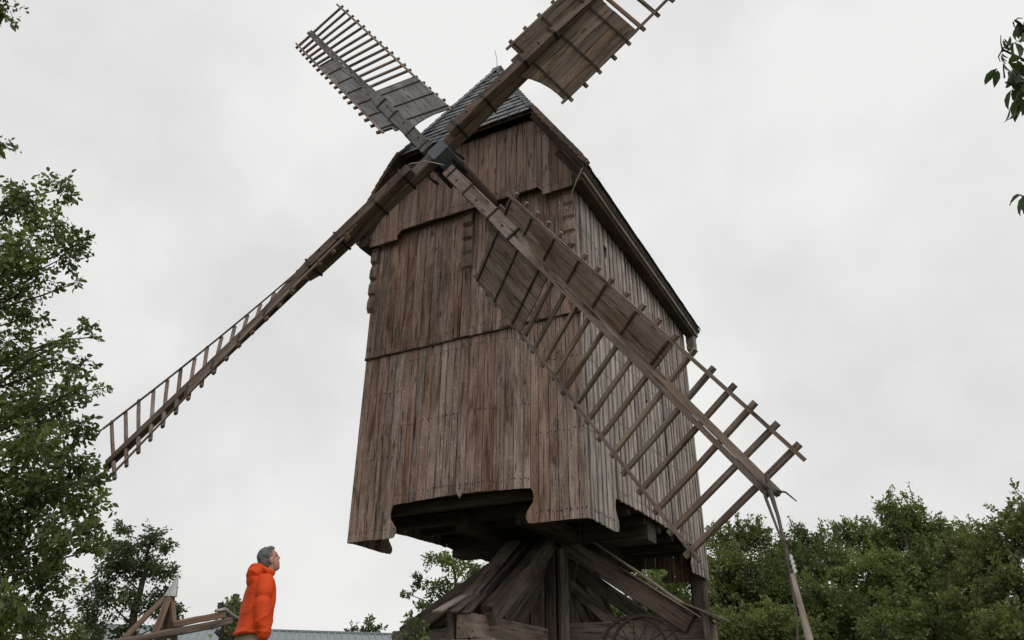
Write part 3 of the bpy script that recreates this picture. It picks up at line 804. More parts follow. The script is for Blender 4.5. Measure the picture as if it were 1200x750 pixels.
for d in DIRS:
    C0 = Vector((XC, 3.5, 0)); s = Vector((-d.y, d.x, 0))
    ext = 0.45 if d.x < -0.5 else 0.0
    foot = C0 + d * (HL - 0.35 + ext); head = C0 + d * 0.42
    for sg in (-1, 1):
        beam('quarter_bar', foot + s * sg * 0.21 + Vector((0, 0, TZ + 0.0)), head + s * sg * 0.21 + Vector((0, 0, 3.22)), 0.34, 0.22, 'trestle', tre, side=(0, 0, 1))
    # weather boards nailed over the quarter bars
    a = foot + Vector((0, 0, TZ + 0.27)) - d * 0.05; b = head + Vector((0, 0, 3.50)) + d * 0.2
    dd = (b - a).normalized(); nn = s.cross(dd); nn = nn if nn.z > 0 else -nn
    for j, o in enumerate((-0.24,)):
        cut = 0.0
        beam('cover_board', a + s * o + nn * (0.02 + 0.012 * (j % 2)) + dd * cut, a + s * o + nn * (0.02 + 0.012 * (j % 2)) + (b - a) * 0.78, 0.29, 0.035, 'trestle_cover', tre, side=s, bev=0.004, wob=0.012)
    # little board roof over the beam end
    e = C0 + d * (HL + 0.22 + ext) + Vector((0, 0, TZ + 0.13)); i = foot + Vector((0, 0, TZ + 0.36)) - d * 0.15
    e = e - Vector((0, 0, 0.12))
    for j, o in enumerate((-0.34, -0.16, 0.0)):
        beam('end_roof_board', e + s * o + d * (0.12, -0.05, -0.20)[j] + Vector((0, 0, R(0, .01))), i + s * o + Vector((0, 0, R(0, .012))), 0.175, 0.03, ('trestle_cover', 'trestle', 'trestle')[j], tre, side=s, bev=0.004)
    for sg in (-1,):
        beam('end_prop', foot + d * 0.30 + s * sg * 0.30 + Vector((0, 0, 0.55)), foot + d * 0.30 + s * sg * 0.30 + Vector((0, 0, TZ + 0.12)), 0.13, 0.13, 'trestle', tre)
    # secondary brace lower down towards the post
    beam('brace', C0 + d * 2.12 + s * 0.05 + Vector((0, 0, TZ - 0.02)), C0 + d * 0.38 + s * 0.05 + Vector((0, 0, 2.88)), 0.26, 0.24, 'trestle', tre, side=(0, 0, 1))
    beam('brace', C0 + d * 1.45 - s * 0.03 + Vector((0, 0, TZ - 0.05)), C0 + d * 0.36 - s * 0.03 + Vector((0, 0, 2.55)), 0.20, 0.20, 'trestle', tre, side=(0, 0, 1))
# rubble piers under the four beam ends
for n_, d in enumerate(DIRS):
    c = Vector((XC, 3.5, 0)) + d * (HL - 0.45)
    pv, pf = taper_box(0.95, 0.95, 0.80, 0.80, 0.45, TZ - (0.36 if n_ % 2 == 0 else 0.31), 3, 0.01, 0.05)
    pier = obj('pier', mesh_of('pier', pv, pf, 'stone'), tre, Matrix.Translation(c))
    for z in range(4):
        for k in range(4):
            for face in range(4):
                a = face * math.pi / 2; off = -0.36 + 0.24 * k + (0.06 if z % 2 else -0.02)
                if abs(off) > 0.42: continue
                p = c + Matrix.Rotation(a, 3, 'Z') @ Vector((off, -0.455 + 0.012 * z, 0.55 + 0.19 * z))
                sv, sf = taper_box(0.22 + R(-.03, .01), 0.08, 0.20 + R(-.03, .01), 0.07, 0, 0.175, 2, 0.006, 0.02)
                obj('stone', mesh_of('stone', sv, sf, 'stone'), pier, Matrix.Translation(p) @ Matrix.Rotation(a, 4, 'Z'))
# hanging wire rope below the body
wr = tag(empty('hanging_cable', (-0.88, 1.0, 1.62)), 'thin slack wire cable hanging from the mill floor to the trestle beam', 'cable')
pts = [Vector((-0.57, 1.0, 2.96)), Vector((-0.60, 1.0, 2.6)), Vector((-0.70, 1.0, 2.15)), Vector((-0.80, 1.0, 1.85)), Vector((-0.88, 1.0, 1.60))]
wire('strand', [(-0.55, 1.0, 3.40)] + pts + [(-0.90, 1.02, 1.2), (-0.9, 1.05, 0.6)], 0.007, 'rust', wr)

# ------------------------------------------------------------------ old iron wheel pair in front of the trestle
def wheel(name, c, rad, axis, label):
    axis = Vector(axis).normalized()
    root = tag(empty(name, (c[0], c[1], c[2] - rad)), label, 'wheel', 'old iron wheels leaning at the trestle')
    q = axis.to_track_quat('Z', 'Y').to_matrix().to_4x4()
    mw = Matrix.Translation(Vector(c)) @ q
    V, F = [], []
    n = 40
    for i in range(n):
        a = 2 * math.pi * i / n
        for (dr, dz) in ((-0.02, -0.035), (0.02, -0.035), (0.02, 0.035), (-0.02, 0.035)):
            V.append(((rad + dr) * math.cos(a), (rad + dr) * math.sin(a), dz))
    for i in range(n):
        j = (i + 1) % n
        for k in range(4): F.append((i * 4 + k, i * 4 + (k + 1) % 4, j * 4 + (k + 1) % 4, j * 4 + k))
    obj('rim', mesh_of('rim', V, F, 'rust', False), root, mw)
    v, f = tube([(0, 0, -0.09), (0, 0, 0.09)], 0.06, 12)
    obj('hub', mesh_of('hub', v, f, 'rust'), root, mw)
    for k in range(12):
        a = 2 * math.pi * k / 12
        v, f = tube([(0.05 * math.cos(a), 0.05 * math.sin(a), 0.05 * (-1) ** k), ((rad - 0.01) * math.cos(a), (rad - 0.01) * math.sin(a), 0)], 0.009, 5)
        obj('spoke', mesh_of('spoke', v, f, 'rust'), root, mw)
    return root
wheel('iron_wheel', (0.35, 1.2, 1.115), 0.50, (0.25, -1, 0.08), 'rusty spoked iron wheel standing foremost before the trestle beam')
wheel('iron_wheel', (0.10, 1.42, 1.135), 0.50, (0.25, -1, 0.08), 'rusty spoked iron wheel half hidden behind the other wheel')

# ------------------------------------------------------------------ strap and pole hanging from the lower right sail
tipL = SB[0] @ Vector((0, 0, 8.62))

st = tag(empty('tether_strap', (3.42, -5.05, 0.0)), 'frayed canvas strap knotted to the lower right sail tip', 'strap')
K = Vector((3.34, -3.74, 1.47))
wire('strap', [tipL + Vector((0.0, -0.09, 0.14)), tipL + Vector((0.02, -0.12, -0.03)), tipL.lerp(K, .35) + Vector((0.01, 0.02, -0.05)), tipL.lerp(K, .7) + Vector((0, 0.0, -0.06)), K], [0.022, 0.028, 0.019, 0.015, 0.012], 'rope', st)
wire('strap', [tipL + Vector((-0.05, -0.12, 0.08)), tipL + Vector((-0.03, -0.14, -0.10)), tipL.lerp(K, .5) + Vector((-0.02, -0.02, -0.08)), K + Vector((-0.02, 0, 0.10)), Vector((3.37, -4.05, 0.98)), Vector((3.42, -5.05, 0.0))], [0.019, 0.018, 0.013, 0.010, 0.008, 0.008], 'rope', st)
wire('knot', [tipL + Vector((-0.08, -0.09, 0.10)), tipL + Vector((-0.03, -0.13, 0.03)), tipL + Vector((0.04, -0.12, -0.04)), tipL + Vector((0.10, -0.07, -0.08))], [0.02, 0.027, 0.026, 0.018], 'rope', st)
wire('loose_end', [tipL + Vector((0.06, -0.10, -0.03)), tipL + Vector((0.17, -0.12, -0.07)), tipL + Vector((0.26, -0.12, -0.17))], [0.012, 0.010, 0.006], 'rope', st)
wire('knot', [K + Vector((-.035, 0, .16)), K + Vector((0.0, -.02, .13)), K + Vector((0.03, 0, .16))], [0.014, 0.02, 0.012], 'rope', st)
for k in range(4):
    q = K + Vector((0.012 + 0.012 * k, -0.04 - 0.05 * k, 0.02 - 0.045 * k))
    wire('chain_link', [q, q + Vector((0.012, -0.025, -0.02)), q + Vector((0.004, -0.05, -0.05))], [0.010, 0.016, 0.010], 'zinc', st)
pl = tag(empty('tether_pole', (3.75, -5.77, 0.0)), 'slanting wooden pole tethering the lower right sail to the ground', 'pole')
beam('shaft', (3.755, -5.79, -0.05), (3.375, -3.97, 1.30), 0.068, 0.068, 'trestle_cover', pl, w1=0.036, d1=0.036, bev=0.02, wob=0.002)

# ------------------------------------------------------------------ person
def ball(c, r, n=14, rot=None):
    V, F = [], []
    r = Vector((r, r, r)) if isinstance(r, (int, float)) else Vector(r)
    for i in range(n + 1):
        th = math.pi * i / n
        for k in range(n * 2):
            a = math.pi * k / n
            p = Vector((r.x * math.sin(th) * math.cos(a), r.y * math.sin(th) * math.sin(a), r.z * math.cos(th)))
            if rot is not None: p = rot @ p
            V.append(p + Vector(c))
    m = n * 2
    for i in range(n):
        for k in range(m):
            F.append((i * m + k, (i + 1) * m + k, (i + 1) * m + (k + 1) % m, i * m + (k + 1) % m))
    return V, F
def limb(pts, rad, n=14):
    """closed tapered tube with round ends"""
    parts = [tube(pts, rad, n)]
    for p, r in zip(pts, rad): parts.append(ball(p, r * 0.995, 8))
    return merge(parts)
def loft(secs, n=28):
    """secs: (z, cx, cy, rx, ry, power)"""
    V, F = [], []
    for z, cx, cy, rx, ry in secs:
        for k in range(n):
            a = 2 * math.pi * k / n; c, s_ = math.cos(a), math.sin(a); e = 0.8
            V.append((cx + rx * math.copysign(abs(c) ** e, c), cy + ry * math.copysign(abs(s_) ** e, s_), z))
    for i in range(len(secs) - 1):
        for k in range(n): F.append((i * n + k, i * n + (k + 1) % n, (i + 1) * n + (k + 1) % n, (i + 1) * n + k))
    F.append(tuple(range(n - 1, -1, -1))); F.append(tuple(range((len(secs) - 1) * n, len(secs) * n)))
    return V, F
def fuse(name, parts, voxel, mat, smooth_it=3, fn=None):
    V, F = merge(parts)
    me = bpy.data.meshes.new(name + '_raw'); me.from_pydata([tuple(v) for v in V], [], F); me.update()
    o = bpy.data.objects.new(name + '_raw', me); COL.objects.link(o)
    md = o.modifiers.new('r', 'REMESH'); md.mode = 'VOXEL'; md.voxel_size = voxel
    sm = o.modifiers.new('s', 'SMOOTH'); sm.iterations = smooth_it; sm.factor = 0.5
    dg = bpy.context.evaluated_depsgraph_get()
    out = bpy.data.meshes.new_from_object(o.evaluated_get(dg)); out.name = name
    bpy.data.objects.remove(o); bpy.data.meshes.remove(me)
    if fn:
        co = np.empty(len(out.vertices) * 3, dtype=np.float32); out.vertices.foreach_get('co', co)
        no = np.empty(len(out.vertices) * 3, dtype=np.float32); out.vertices.foreach_get('normal', no)
        co = co.reshape(-1, 3); no = no.reshape(-1, 3)
        co = co + no * fn(co)[:, None]
        out.vertices.foreach_set('co', co.astype(np.float32).ravel())
    out.materials.clear(); out.materials.append(M[mat])
    out.polygons.foreach_set('use_smooth', [True] * len(out.polygons)); out.update()
    return out

def build_person():
    fx, fy = 0.45, 0.893                         # facing direction, towards the mill
    ang = math.atan2(fy, fx)
    loc = Vector((-1.645, -4.745, ground_h(-1.645, -4.745)))
    mw = Matrix.Translation(loc) @ Matrix.Rotation(ang, 4, 'Z') @ Matrix.Diagonal((0.95, 0.95, 1.02, 1))
    root = tag(empty('person', loc), 'person in orange hooded rain jacket looking up at the mill', 'person')
    root.matrix_basis = mw; WM[root] = mw
    HR = Matrix.Rotation(math.radians(-26), 3, 'Y')  # head tipped back
    HC = Vector((0.038, 0, 1.635))
    def h(x, y, z): return HC + HR @ Vector((x, y, z))
    body = []
    body.append(ball(h(-0.012, 0, 0.035), (0.098, 0.077, 0.098), 16, HR))
    body.append(ball(h(0.030, 0, -0.040), (0.066, 0.062, 0.092), 14, HR))
    body.append(ball(h(0.055, 0, -0.102), (0.032, 0.034, 0.026), 10, HR))       # chin
    body.append(limb([h(0.086, 0, 0.022), h(0.102, 0, -0.018)], [0.011, 0.016], 8))   # nose
    body.append(limb([h(0.080, -0.035, 0.035), h(0.088, 0, 0.034), h(0.080, 0.035, 0.035)], [0.012, 0.013, 0.012], 8))   # brow
    body.append(limb([h(0.083, -0.018, -0.062), h(0.091, 0, -0.060), h(0.083, 0.018, -0.062)], [0.008, 0.010, 0.008], 8))  # lips
    for s in (-1, 1):
        body.append(ball(h(-0.008, s * 0.078, -0.012), (0.022, 0.011, 0.034), 8, HR))   # ears
    body.append(limb([(0.0, 0, 1.42), h(-0.015, 0, -0.06)], [0.062, 0.058], 14))        # neck
    body.append(loft([(0.90, 0, 0, 0.10, 0.15), (1.10, 0.01, 0, 0.10, 0.14), (1.30, 0.0, 0, 0.11, 0.17), (1.44, -0.01, 0, 0.08, 0.14)]))
    hands = {}
    for s in (-1, 1):
        sh = Vector((-0.01, s * 0.185, 1.40)); el = Vector((-0.036, s * 0.222, 1.125)); wr_ = Vector((0.035, s * 0.228, 0.905))
        body.append(limb([sh, el, wr_], [0.055, 0.042, 0.029], 12))
        pal = wr_ + Vector((0.025, s * 0.004, -0.085))
        body.append(limb([wr_, wr_ + Vector((0.012, 0, -0.045)), pal], [0.028, 0.034, 0.034], 10))
        for k, (ln, dx) in enumerate(((0.070, 0.030), (0.078, 0.010), (0.073, -0.010), (0.058, -0.028))):
            a = pal + Vector((dx, 0, -0.018)); b = a + Vector((0.010, -s * 0.006, -ln * 0.5)); c = b + Vector((0.0, -s * 0.024, -ln * 0.42))
            body.append(limb([a, b, c], [0.0105, 0.0095, 0.008], 8))
        a = wr_ + Vector((0.040, -s * 0.004, -0.045)); b = a + Vector((0.030, -s * 0.008, -0.035)); c = b + Vector((0.008, -s * 0.010, -0.030))
        body.append(limb([a, b, c], [0.014, 0.012, 0.009], 8))
        hip = Vector((0, s * 0.09, 0.90)); kn = Vector((0.02, s * 0.105, 0.49)); an = Vector((-0.02, s * 0.11, 0.09))
        body.append(limb([hip, kn, an], [0.085, 0.058, 0.042], 14))
        body.append(limb([an, an + Vector((0.05, 0, -0.05)), an + Vector((0.15, s * 0.015, -0.055))], [0.042, 0.035, 0.028], 10))
    obj('body', fuse('body', body, 0.0065, 'skin', 2), root, mw)
    # hair
    hair = [ball(h(-0.024, 0, 0.047), (0.097, 0.081, 0.090), 16, HR), ball(h(-0.060, 0, -0.005), (0.066, 0.078, 0.082), 14, HR), ball(h(0.022, 0, 0.098), (0.062, 0.062, 0.030), 12, HR), ball(h(-0.01, 0, 0.02), (0.045, 0.080, 0.06), 12, HR)]
    def hfn(c): return 0.004 * np.sin(c[:, 0] * 260 + np.sin(c[:, 2] * 190) * 2) * np.sin(c[:, 1] * 230) + 0.003 * np.sin(c[:, 2] * 330 + c[:, 0] * 120)
    obj('hair', fuse('hair', hair, 0.007, 'hair', 1, hfn), root, mw)
    for s in (-1, 1):
        v, f = ball(h(0.076, s * 0.031, 0.012), 0.010, 8)
        obj('eye', mesh_of('eye', v, f, 'iron', True), root, mw)
    # jacket: leaning torso shell, two sleeves, hood lying on the back
    jk = [loft([(0.925, -0.026, 0, 0.172, 0.220), (0.99, -0.020, 0, 0.165, 0.219), (1.10, -0.010, 0, 0.156, 0.215), (1.25, -0.002, 0, 0.149, 0.212), (1.36, -0.005, 0, 0.138, 0.205), (1.43, -0.01, 0, 0.122, 0.175), (1.485, -0.01, 0, 0.092, 0.115), (1.515, -0.005, 0, 0.082, 0.090)])]
    for s in (-1, 1):
        jk.append(limb([(-0.015, s * 0.155, 1.395), (-0.028, s * 0.195, 1.30), (-0.036, s * 0.218, 1.20), (-0.034, s * 0.230, 1.10), (-0.014, s * 0.234, 1.01), (0.018, s * 0.230, 0.93)], [0.090, 0.088, 0.085, 0.081, 0.077, 0.066], 20))
    hd = []
    for k in range(21):
        a = math.radians(20 + 320 * k / 20)
        hd.append((Vector((-0.015 + 0.098 * math.cos(a), 0.108 * math.sin(a), 1.520 - 0.022 * math.cos(a))), 0.030 + 0.012 * max(0, -math.cos(a))))
    jk.append(limb([p for p, _ in hd], [r for _, r in hd], 10))
    jk.append(ball((-0.090, 0, 1.503), (0.098, 0.135, 0.078), 18, Matrix.Rotation(math.radians(-40), 3, 'Y')))
    jk.append(ball((-0.108, 0, 1.430), (0.060, 0.120, 0.075), 14))
    def jfn(c):
        x, y, z = c[:, 0], c[:, 1], c[:, 2]
        crease = lambda v: 1.45 - 2 * np.abs(np.sin(v)) ** 0.6
        arm = np.clip((np.abs(y) - 0.17) / 0.06, 0, 1)
        low = np.clip((1.40 - z) / 0.25, 0, 1)
        f = 0.0080 * crease(z * 15 + y * 6 + 1.6 * np.sin(x * 9 + y * 5) + 0.6 * np.sin(z * 21)) * low * np.clip(0.5 + 0.7 * np.sin(x * 7 + z * 4), 0, 1)
        f += arm * 0.0032 * crease(z * 17 + x * 34 + 1.3 * np.sin(y * 19 + x * 13 + z * 9)) * np.clip((1.34 - z) / 0.35, 0, 1)
        f += 0.0055 * crease(x * 17 - z * 8 + 1.4 * np.sin(z * 9)) * low
        f -= 0.006 * np.exp(-((x - 0.045 + 0.05 * np.sin(z * 6)) / 0.012) ** 2) * (1 - arm) * low
        f += 0.006 * np.exp(-((z - 0.945) / 0.012) ** 2)
        f += np.clip((z - 1.44) / 0.05, 0, 1) * 0.007 * crease(x * 22 + z * 26 + 1.2 * np.sin(y * 15))
        return f
    jo = obj('jacket', fuse('jacket', jk, 0.006, 'jacket', 12, jfn), root, mw)
    for s in (-1, 1):
        v, f = tube([(0.014, s * 0.230, 0.945), (0.030, s * 0.229, 0.885)], [0.060, 0.054], 16)
        obj('cuff', mesh_of('cuff', v, f, 'jacket', True), jo, mw)
        v, f = ball((0.035, s * 0.216, 1.04), (0.065, 0.012, 0.016), 10, Matrix.Rotation(0.5, 3, 'Y'))
        obj('pocket_flap', mesh_of('pocket_flap', v, f, 'jacket', True), jo, mw)
    # trousers and shoes
    tr = [loft([(0.84, -0.02, 0, 0.130, 0.175), (0.93, -0.02, 0, 0.130, 0.17), (1.0, -0.01, 0, 0.12, 0.165)])]
    for s in (-1, 1): tr.append(limb([(-0.005, s * 0.092, 0.88), (0.015, s * 0.105, 0.49), (-0.02, s * 0.11, 0.10)], [0.102, 0.078, 0.066], 16))
    obj('trousers', fuse('trousers', tr, 0.012, 'trousers', 2), root, mw)
    for s in (-1, 1):
        sh = [limb([(-0.05, s * 0.11, 0.045), (0.05, s * 0.115, 0.042), (0.16, s * 0.125, 0.036)], [0.045, 0.047, 0.036], 12), limb([(-0.03, s * 0.11, 0.06), (-0.02, s * 0.11, 0.12)], [0.05, 0.048], 12)]
        obj('shoe', fuse('shoe', sh, 0.009, 'shoe', 2), root, mw)
build_person()

# ------------------------------------------------------------------ capstan frame with zinc cap and sweep beam
def build_capstan():
    c = Vector((-4.97, -3.13, 0.0)); z0 = ground_h(c.x, c.y)
    root = tag(empty('timber_frame', (c.x, c.y, z0)), 'small four legged timber pyramid with pointed zinc cap and long beam', 'timber frame')
    knee = Vector((c.x, c.y, 1.74)); apex = Vector((c.x + 0.03, c.y + 0.04, 1.985))
    sideways = Vector((0.62, 0.78, 0)); away = Vector((-0.78, 0.62, 0))
    for a, b in ((-1.30, 0.10), (-0.30, -0.80), (0.46, 0.15), (0.10, 0.95)):
        ft = Vector((c.x, c.y, z0 - 0.03)) + sideways * a + away * b
        beam('leg', ft, knee + (ft - knee) * 0.03, 0.095, 0.095, 'orange_wood', root, w1=0.065, d1=0.065, bev=0.01)
    V = [apex - c]
    for a, b in ((-0.088, 0.0), (-0.062, -0.062), (0.0, -0.088), (0.062, -0.062), (0.088, 0.0), (0.062, 0.062), (0.0, 0.088), (-0.062, 0.062)):
        V.append(sideways * a + away * b + Vector((0, 0, 1.665)))
    F = [(0, k + 1, (k + 1) % 8 + 1) for k in range(8)] + [(8, 7, 6, 5, 4, 3, 2, 1)]
    obj('cap', mesh_of('cap', V, F, 'zinc'), root, Matrix.Translation(c))
    # rails
    P0, P1 = Vector((-4.90, -4.12, 1.00)), Vector((-4.72, -2.22, 1.42))
    b1 = beam('sweep_beam', P0 + Vector((0.0, 0, -.05)), P1, 0.105, 0.12, 'trestle_cover', root, w1=0.095, d1=0.11, bev=0.015, wob=0.006)
    b2 = beam('sweep_beam', P0 + (P1 - P0) * 0.50 + Vector((0.02, 0, 0.085)), P1 + Vector((0.01, -0.16, 0.07)), 0.085, 0.10, 'orange_wood', root, bev=0.015, wob=0.006)
    P2 = Vector((-4.66, -1.98, 1.43))
    wire('iron_rod', [P1 + Vector((0.05, -0.35, 0.10)), P1 + Vector((0.05, -0.18, 0.14)), P1 + Vector((0.04, 0.0, 0.07)), P2, P2 + Vector((0.02, 0.14, -0.02))], [0.022, 0.03, 0.024, 0.02, 0.014], 'wire', root)
    beam('cross_rail', Vector((c.x, c.y, 0.98)) - sideways * 0.42 - away * 0.05, Vector((c.x, c.y, 0.98)) + sideways * 0.22 - away * 0.05, 0.08, 0.09, 'orange_wood', root)
build_capstan()

# ------------------------------------------------------------------ shed far behind
def build_shed():
    a, b = Vector((-24.0, 9.0, 0)), Vector((-15.6, 16.9, 0))
    u = (b - a).normalized(); n = Vector((u.y, -u.x, 0))       # n towards the camera
    L = (b - a).length
    root = tag(empty('shed', a + (b - a) / 2), 'long low shed with ribbed grey sheet metal roof in the background', 'shed')
    mw = Matrix.Translation(a) @ Matrix((u, -n, Vector((0, 0, 1)))).transposed().to_4x4()
    RZ, EZ, W2 = 3.02, 1.95, 3.4
    v, f = box(0.25, L - 0.25, -W2 + 0.3, W2 - 0.3, 0, EZ)
    obj('wall', mesh_of('wall', v, f, 'shed_wall'), root, mw)
    V, F = [], []
    for sg in (-1, 1):
        o = len(V)
        V += [(0, 0, RZ), (L, 0, RZ), (L, sg * W2, EZ - 0.05), (0, sg * W2, EZ - 0.05), (0, 0, RZ - 0.08), (L, 0, RZ - 0.08), (L, sg * W2, EZ - 0.13), (0, sg * W2, EZ - 0.13)]
        F += [tuple(o + i for i in q) for q in ((0, 1, 2, 3), (7, 6, 5, 4), (3, 2, 6, 7), (0, 3, 7, 4), (1, 5, 6, 2))]
    rf = obj('roof', mesh_of('roof', V, F, 'shed_roof'), root, mw)
    rib = mesh_of('rib', *prism([(-0.035, 0), (0.035, 0), (0.02, 0.035), (-0.02, 0.035)], 0.05, math.hypot(W2, RZ - EZ + 0.05)), 'shed_roof')
    sl = math.atan2(RZ - EZ + 0.05, W2)
    k = 0.1
    while k < L:
        for sg in (-1, 1):
            m2 = mw @ Matrix.Translation((k, 0, RZ)) @ (Matrix.Rotation(math.pi, 4, 'Z') if sg < 0 else Matrix()) @ Matrix.Rotation(-sl, 4, 'X')
            obj('rib', rib, rf, m2)
        k += 0.27
    v, f = box(0, L, -0.12, 0.12, RZ - 0.02, RZ + 0.05)
    obj('ridge_cap', mesh_of('ridge_cap', v, f, 'shed_roof'), rf, mw)
    for gx in (0.24, L - 0.30):
        v, f = prism([(-W2 + 0.35, EZ - 0.02), (W2 - 0.35, EZ - 0.02), (0, RZ - 0.18)], gx, gx + 0.06)
        v = [(q[1], q[0], q[2]) for q in v]; f = [tuple(reversed(q)) for q in f]
        obj('gable', mesh_of('gable', v, f, 'shed_wall'), root, mw)
    for k in range(4):
        v, f = box(1.4 + k * 2.4, 2.3 + k * 2.4, -W2 + 0.27, -W2 + 0.31, 0.8, 1.5)
        w = obj('window', mesh_of('window', v, f, 'trestle_cover'), root, mw)
        v, f = box(1.47 + k * 2.4, 2.23 + k * 2.4, -W2 + 0.255, -W2 + 0.275, 0.87, 1.43)
        obj('pane', mesh_of('pane', v, f, 'shed_glass'), w, mw)
build_shed()

# ------------------------------------------------------------------ trees
def leaf_cloud(P, D, size, shape, tonev, fold=0.18, wid=0.42):
    """P leaf bases, D leaf directions, size lengths -> V, F, tone"""
    n = len(P)
    D = D / np.linalg.norm(D, axis=1, keepdims=True)
    r = rng.normal(size=(n, 3)); r[:, 2] *= 0.5
    S = np.cross(D, r); S /= np.linalg.norm(S, axis=1, keepdims=True) + 1e-9
    N = np.cross(D, S)
    sz = size[:, None]
    if shape == 'far':
        tpl = [(0, 0, 0), (0.45, wid / 2, fold * .5), (1, 0, -0.05), (0.48, 0, 0), (0.45, -wid / 2, fold * .5)]
        fc = [(0, 1, 2, 3), (0, 3, 2, 4)]
    else:
        w = wid / 2
        tpl = [(0, 0, 0), (0.22, w * .72, fold * .5), (0.50, w, fold * .6), (0.80, w * .55, fold * .2), (1.0, 0, -0.10), (0.80, 0, -0.03), (0.5, 0, 0.0), (0.22, 0, 0), (0.22, -w * .72, fold * .5), (0.50, -w, fold * .6), (0.80, -w * .55, fold * .2)]
        fc = [(0, 1, 7, 7), (1, 2, 6, 7), (2, 3, 5, 6), (3, 4, 5, 5), (0, 7, 8, 8), (7, 6, 9, 8), (6, 5, 10, 9), (5, 4, 10, 10)]
    m = len(tpl)
    V = np.empty((n, m, 3), dtype=np.float32)
    for i, (a, b, c) in enumerate(tpl): V[:, i, :] = P + sz * (D * a + S * b + N * c)
    base = (np.arange(n) * m)[:, None]
    if shape == 'far':
        F = np.concatenate([base + np.array(q)[None, :] for q in fc], axis=0)
    else:
        tris = []
        for q in fc:
            if q[2] == q[3]: tris.append(q[:3])
            else: tris += [(q[0], q[1], q[2]), (q[0], q[2], q[3])]
        F = np.concatenate([base + np.array(q)[None, :] for q in tris], axis=0)
    return V.reshape(-1, 3), F, np.repeat(tonev, m)

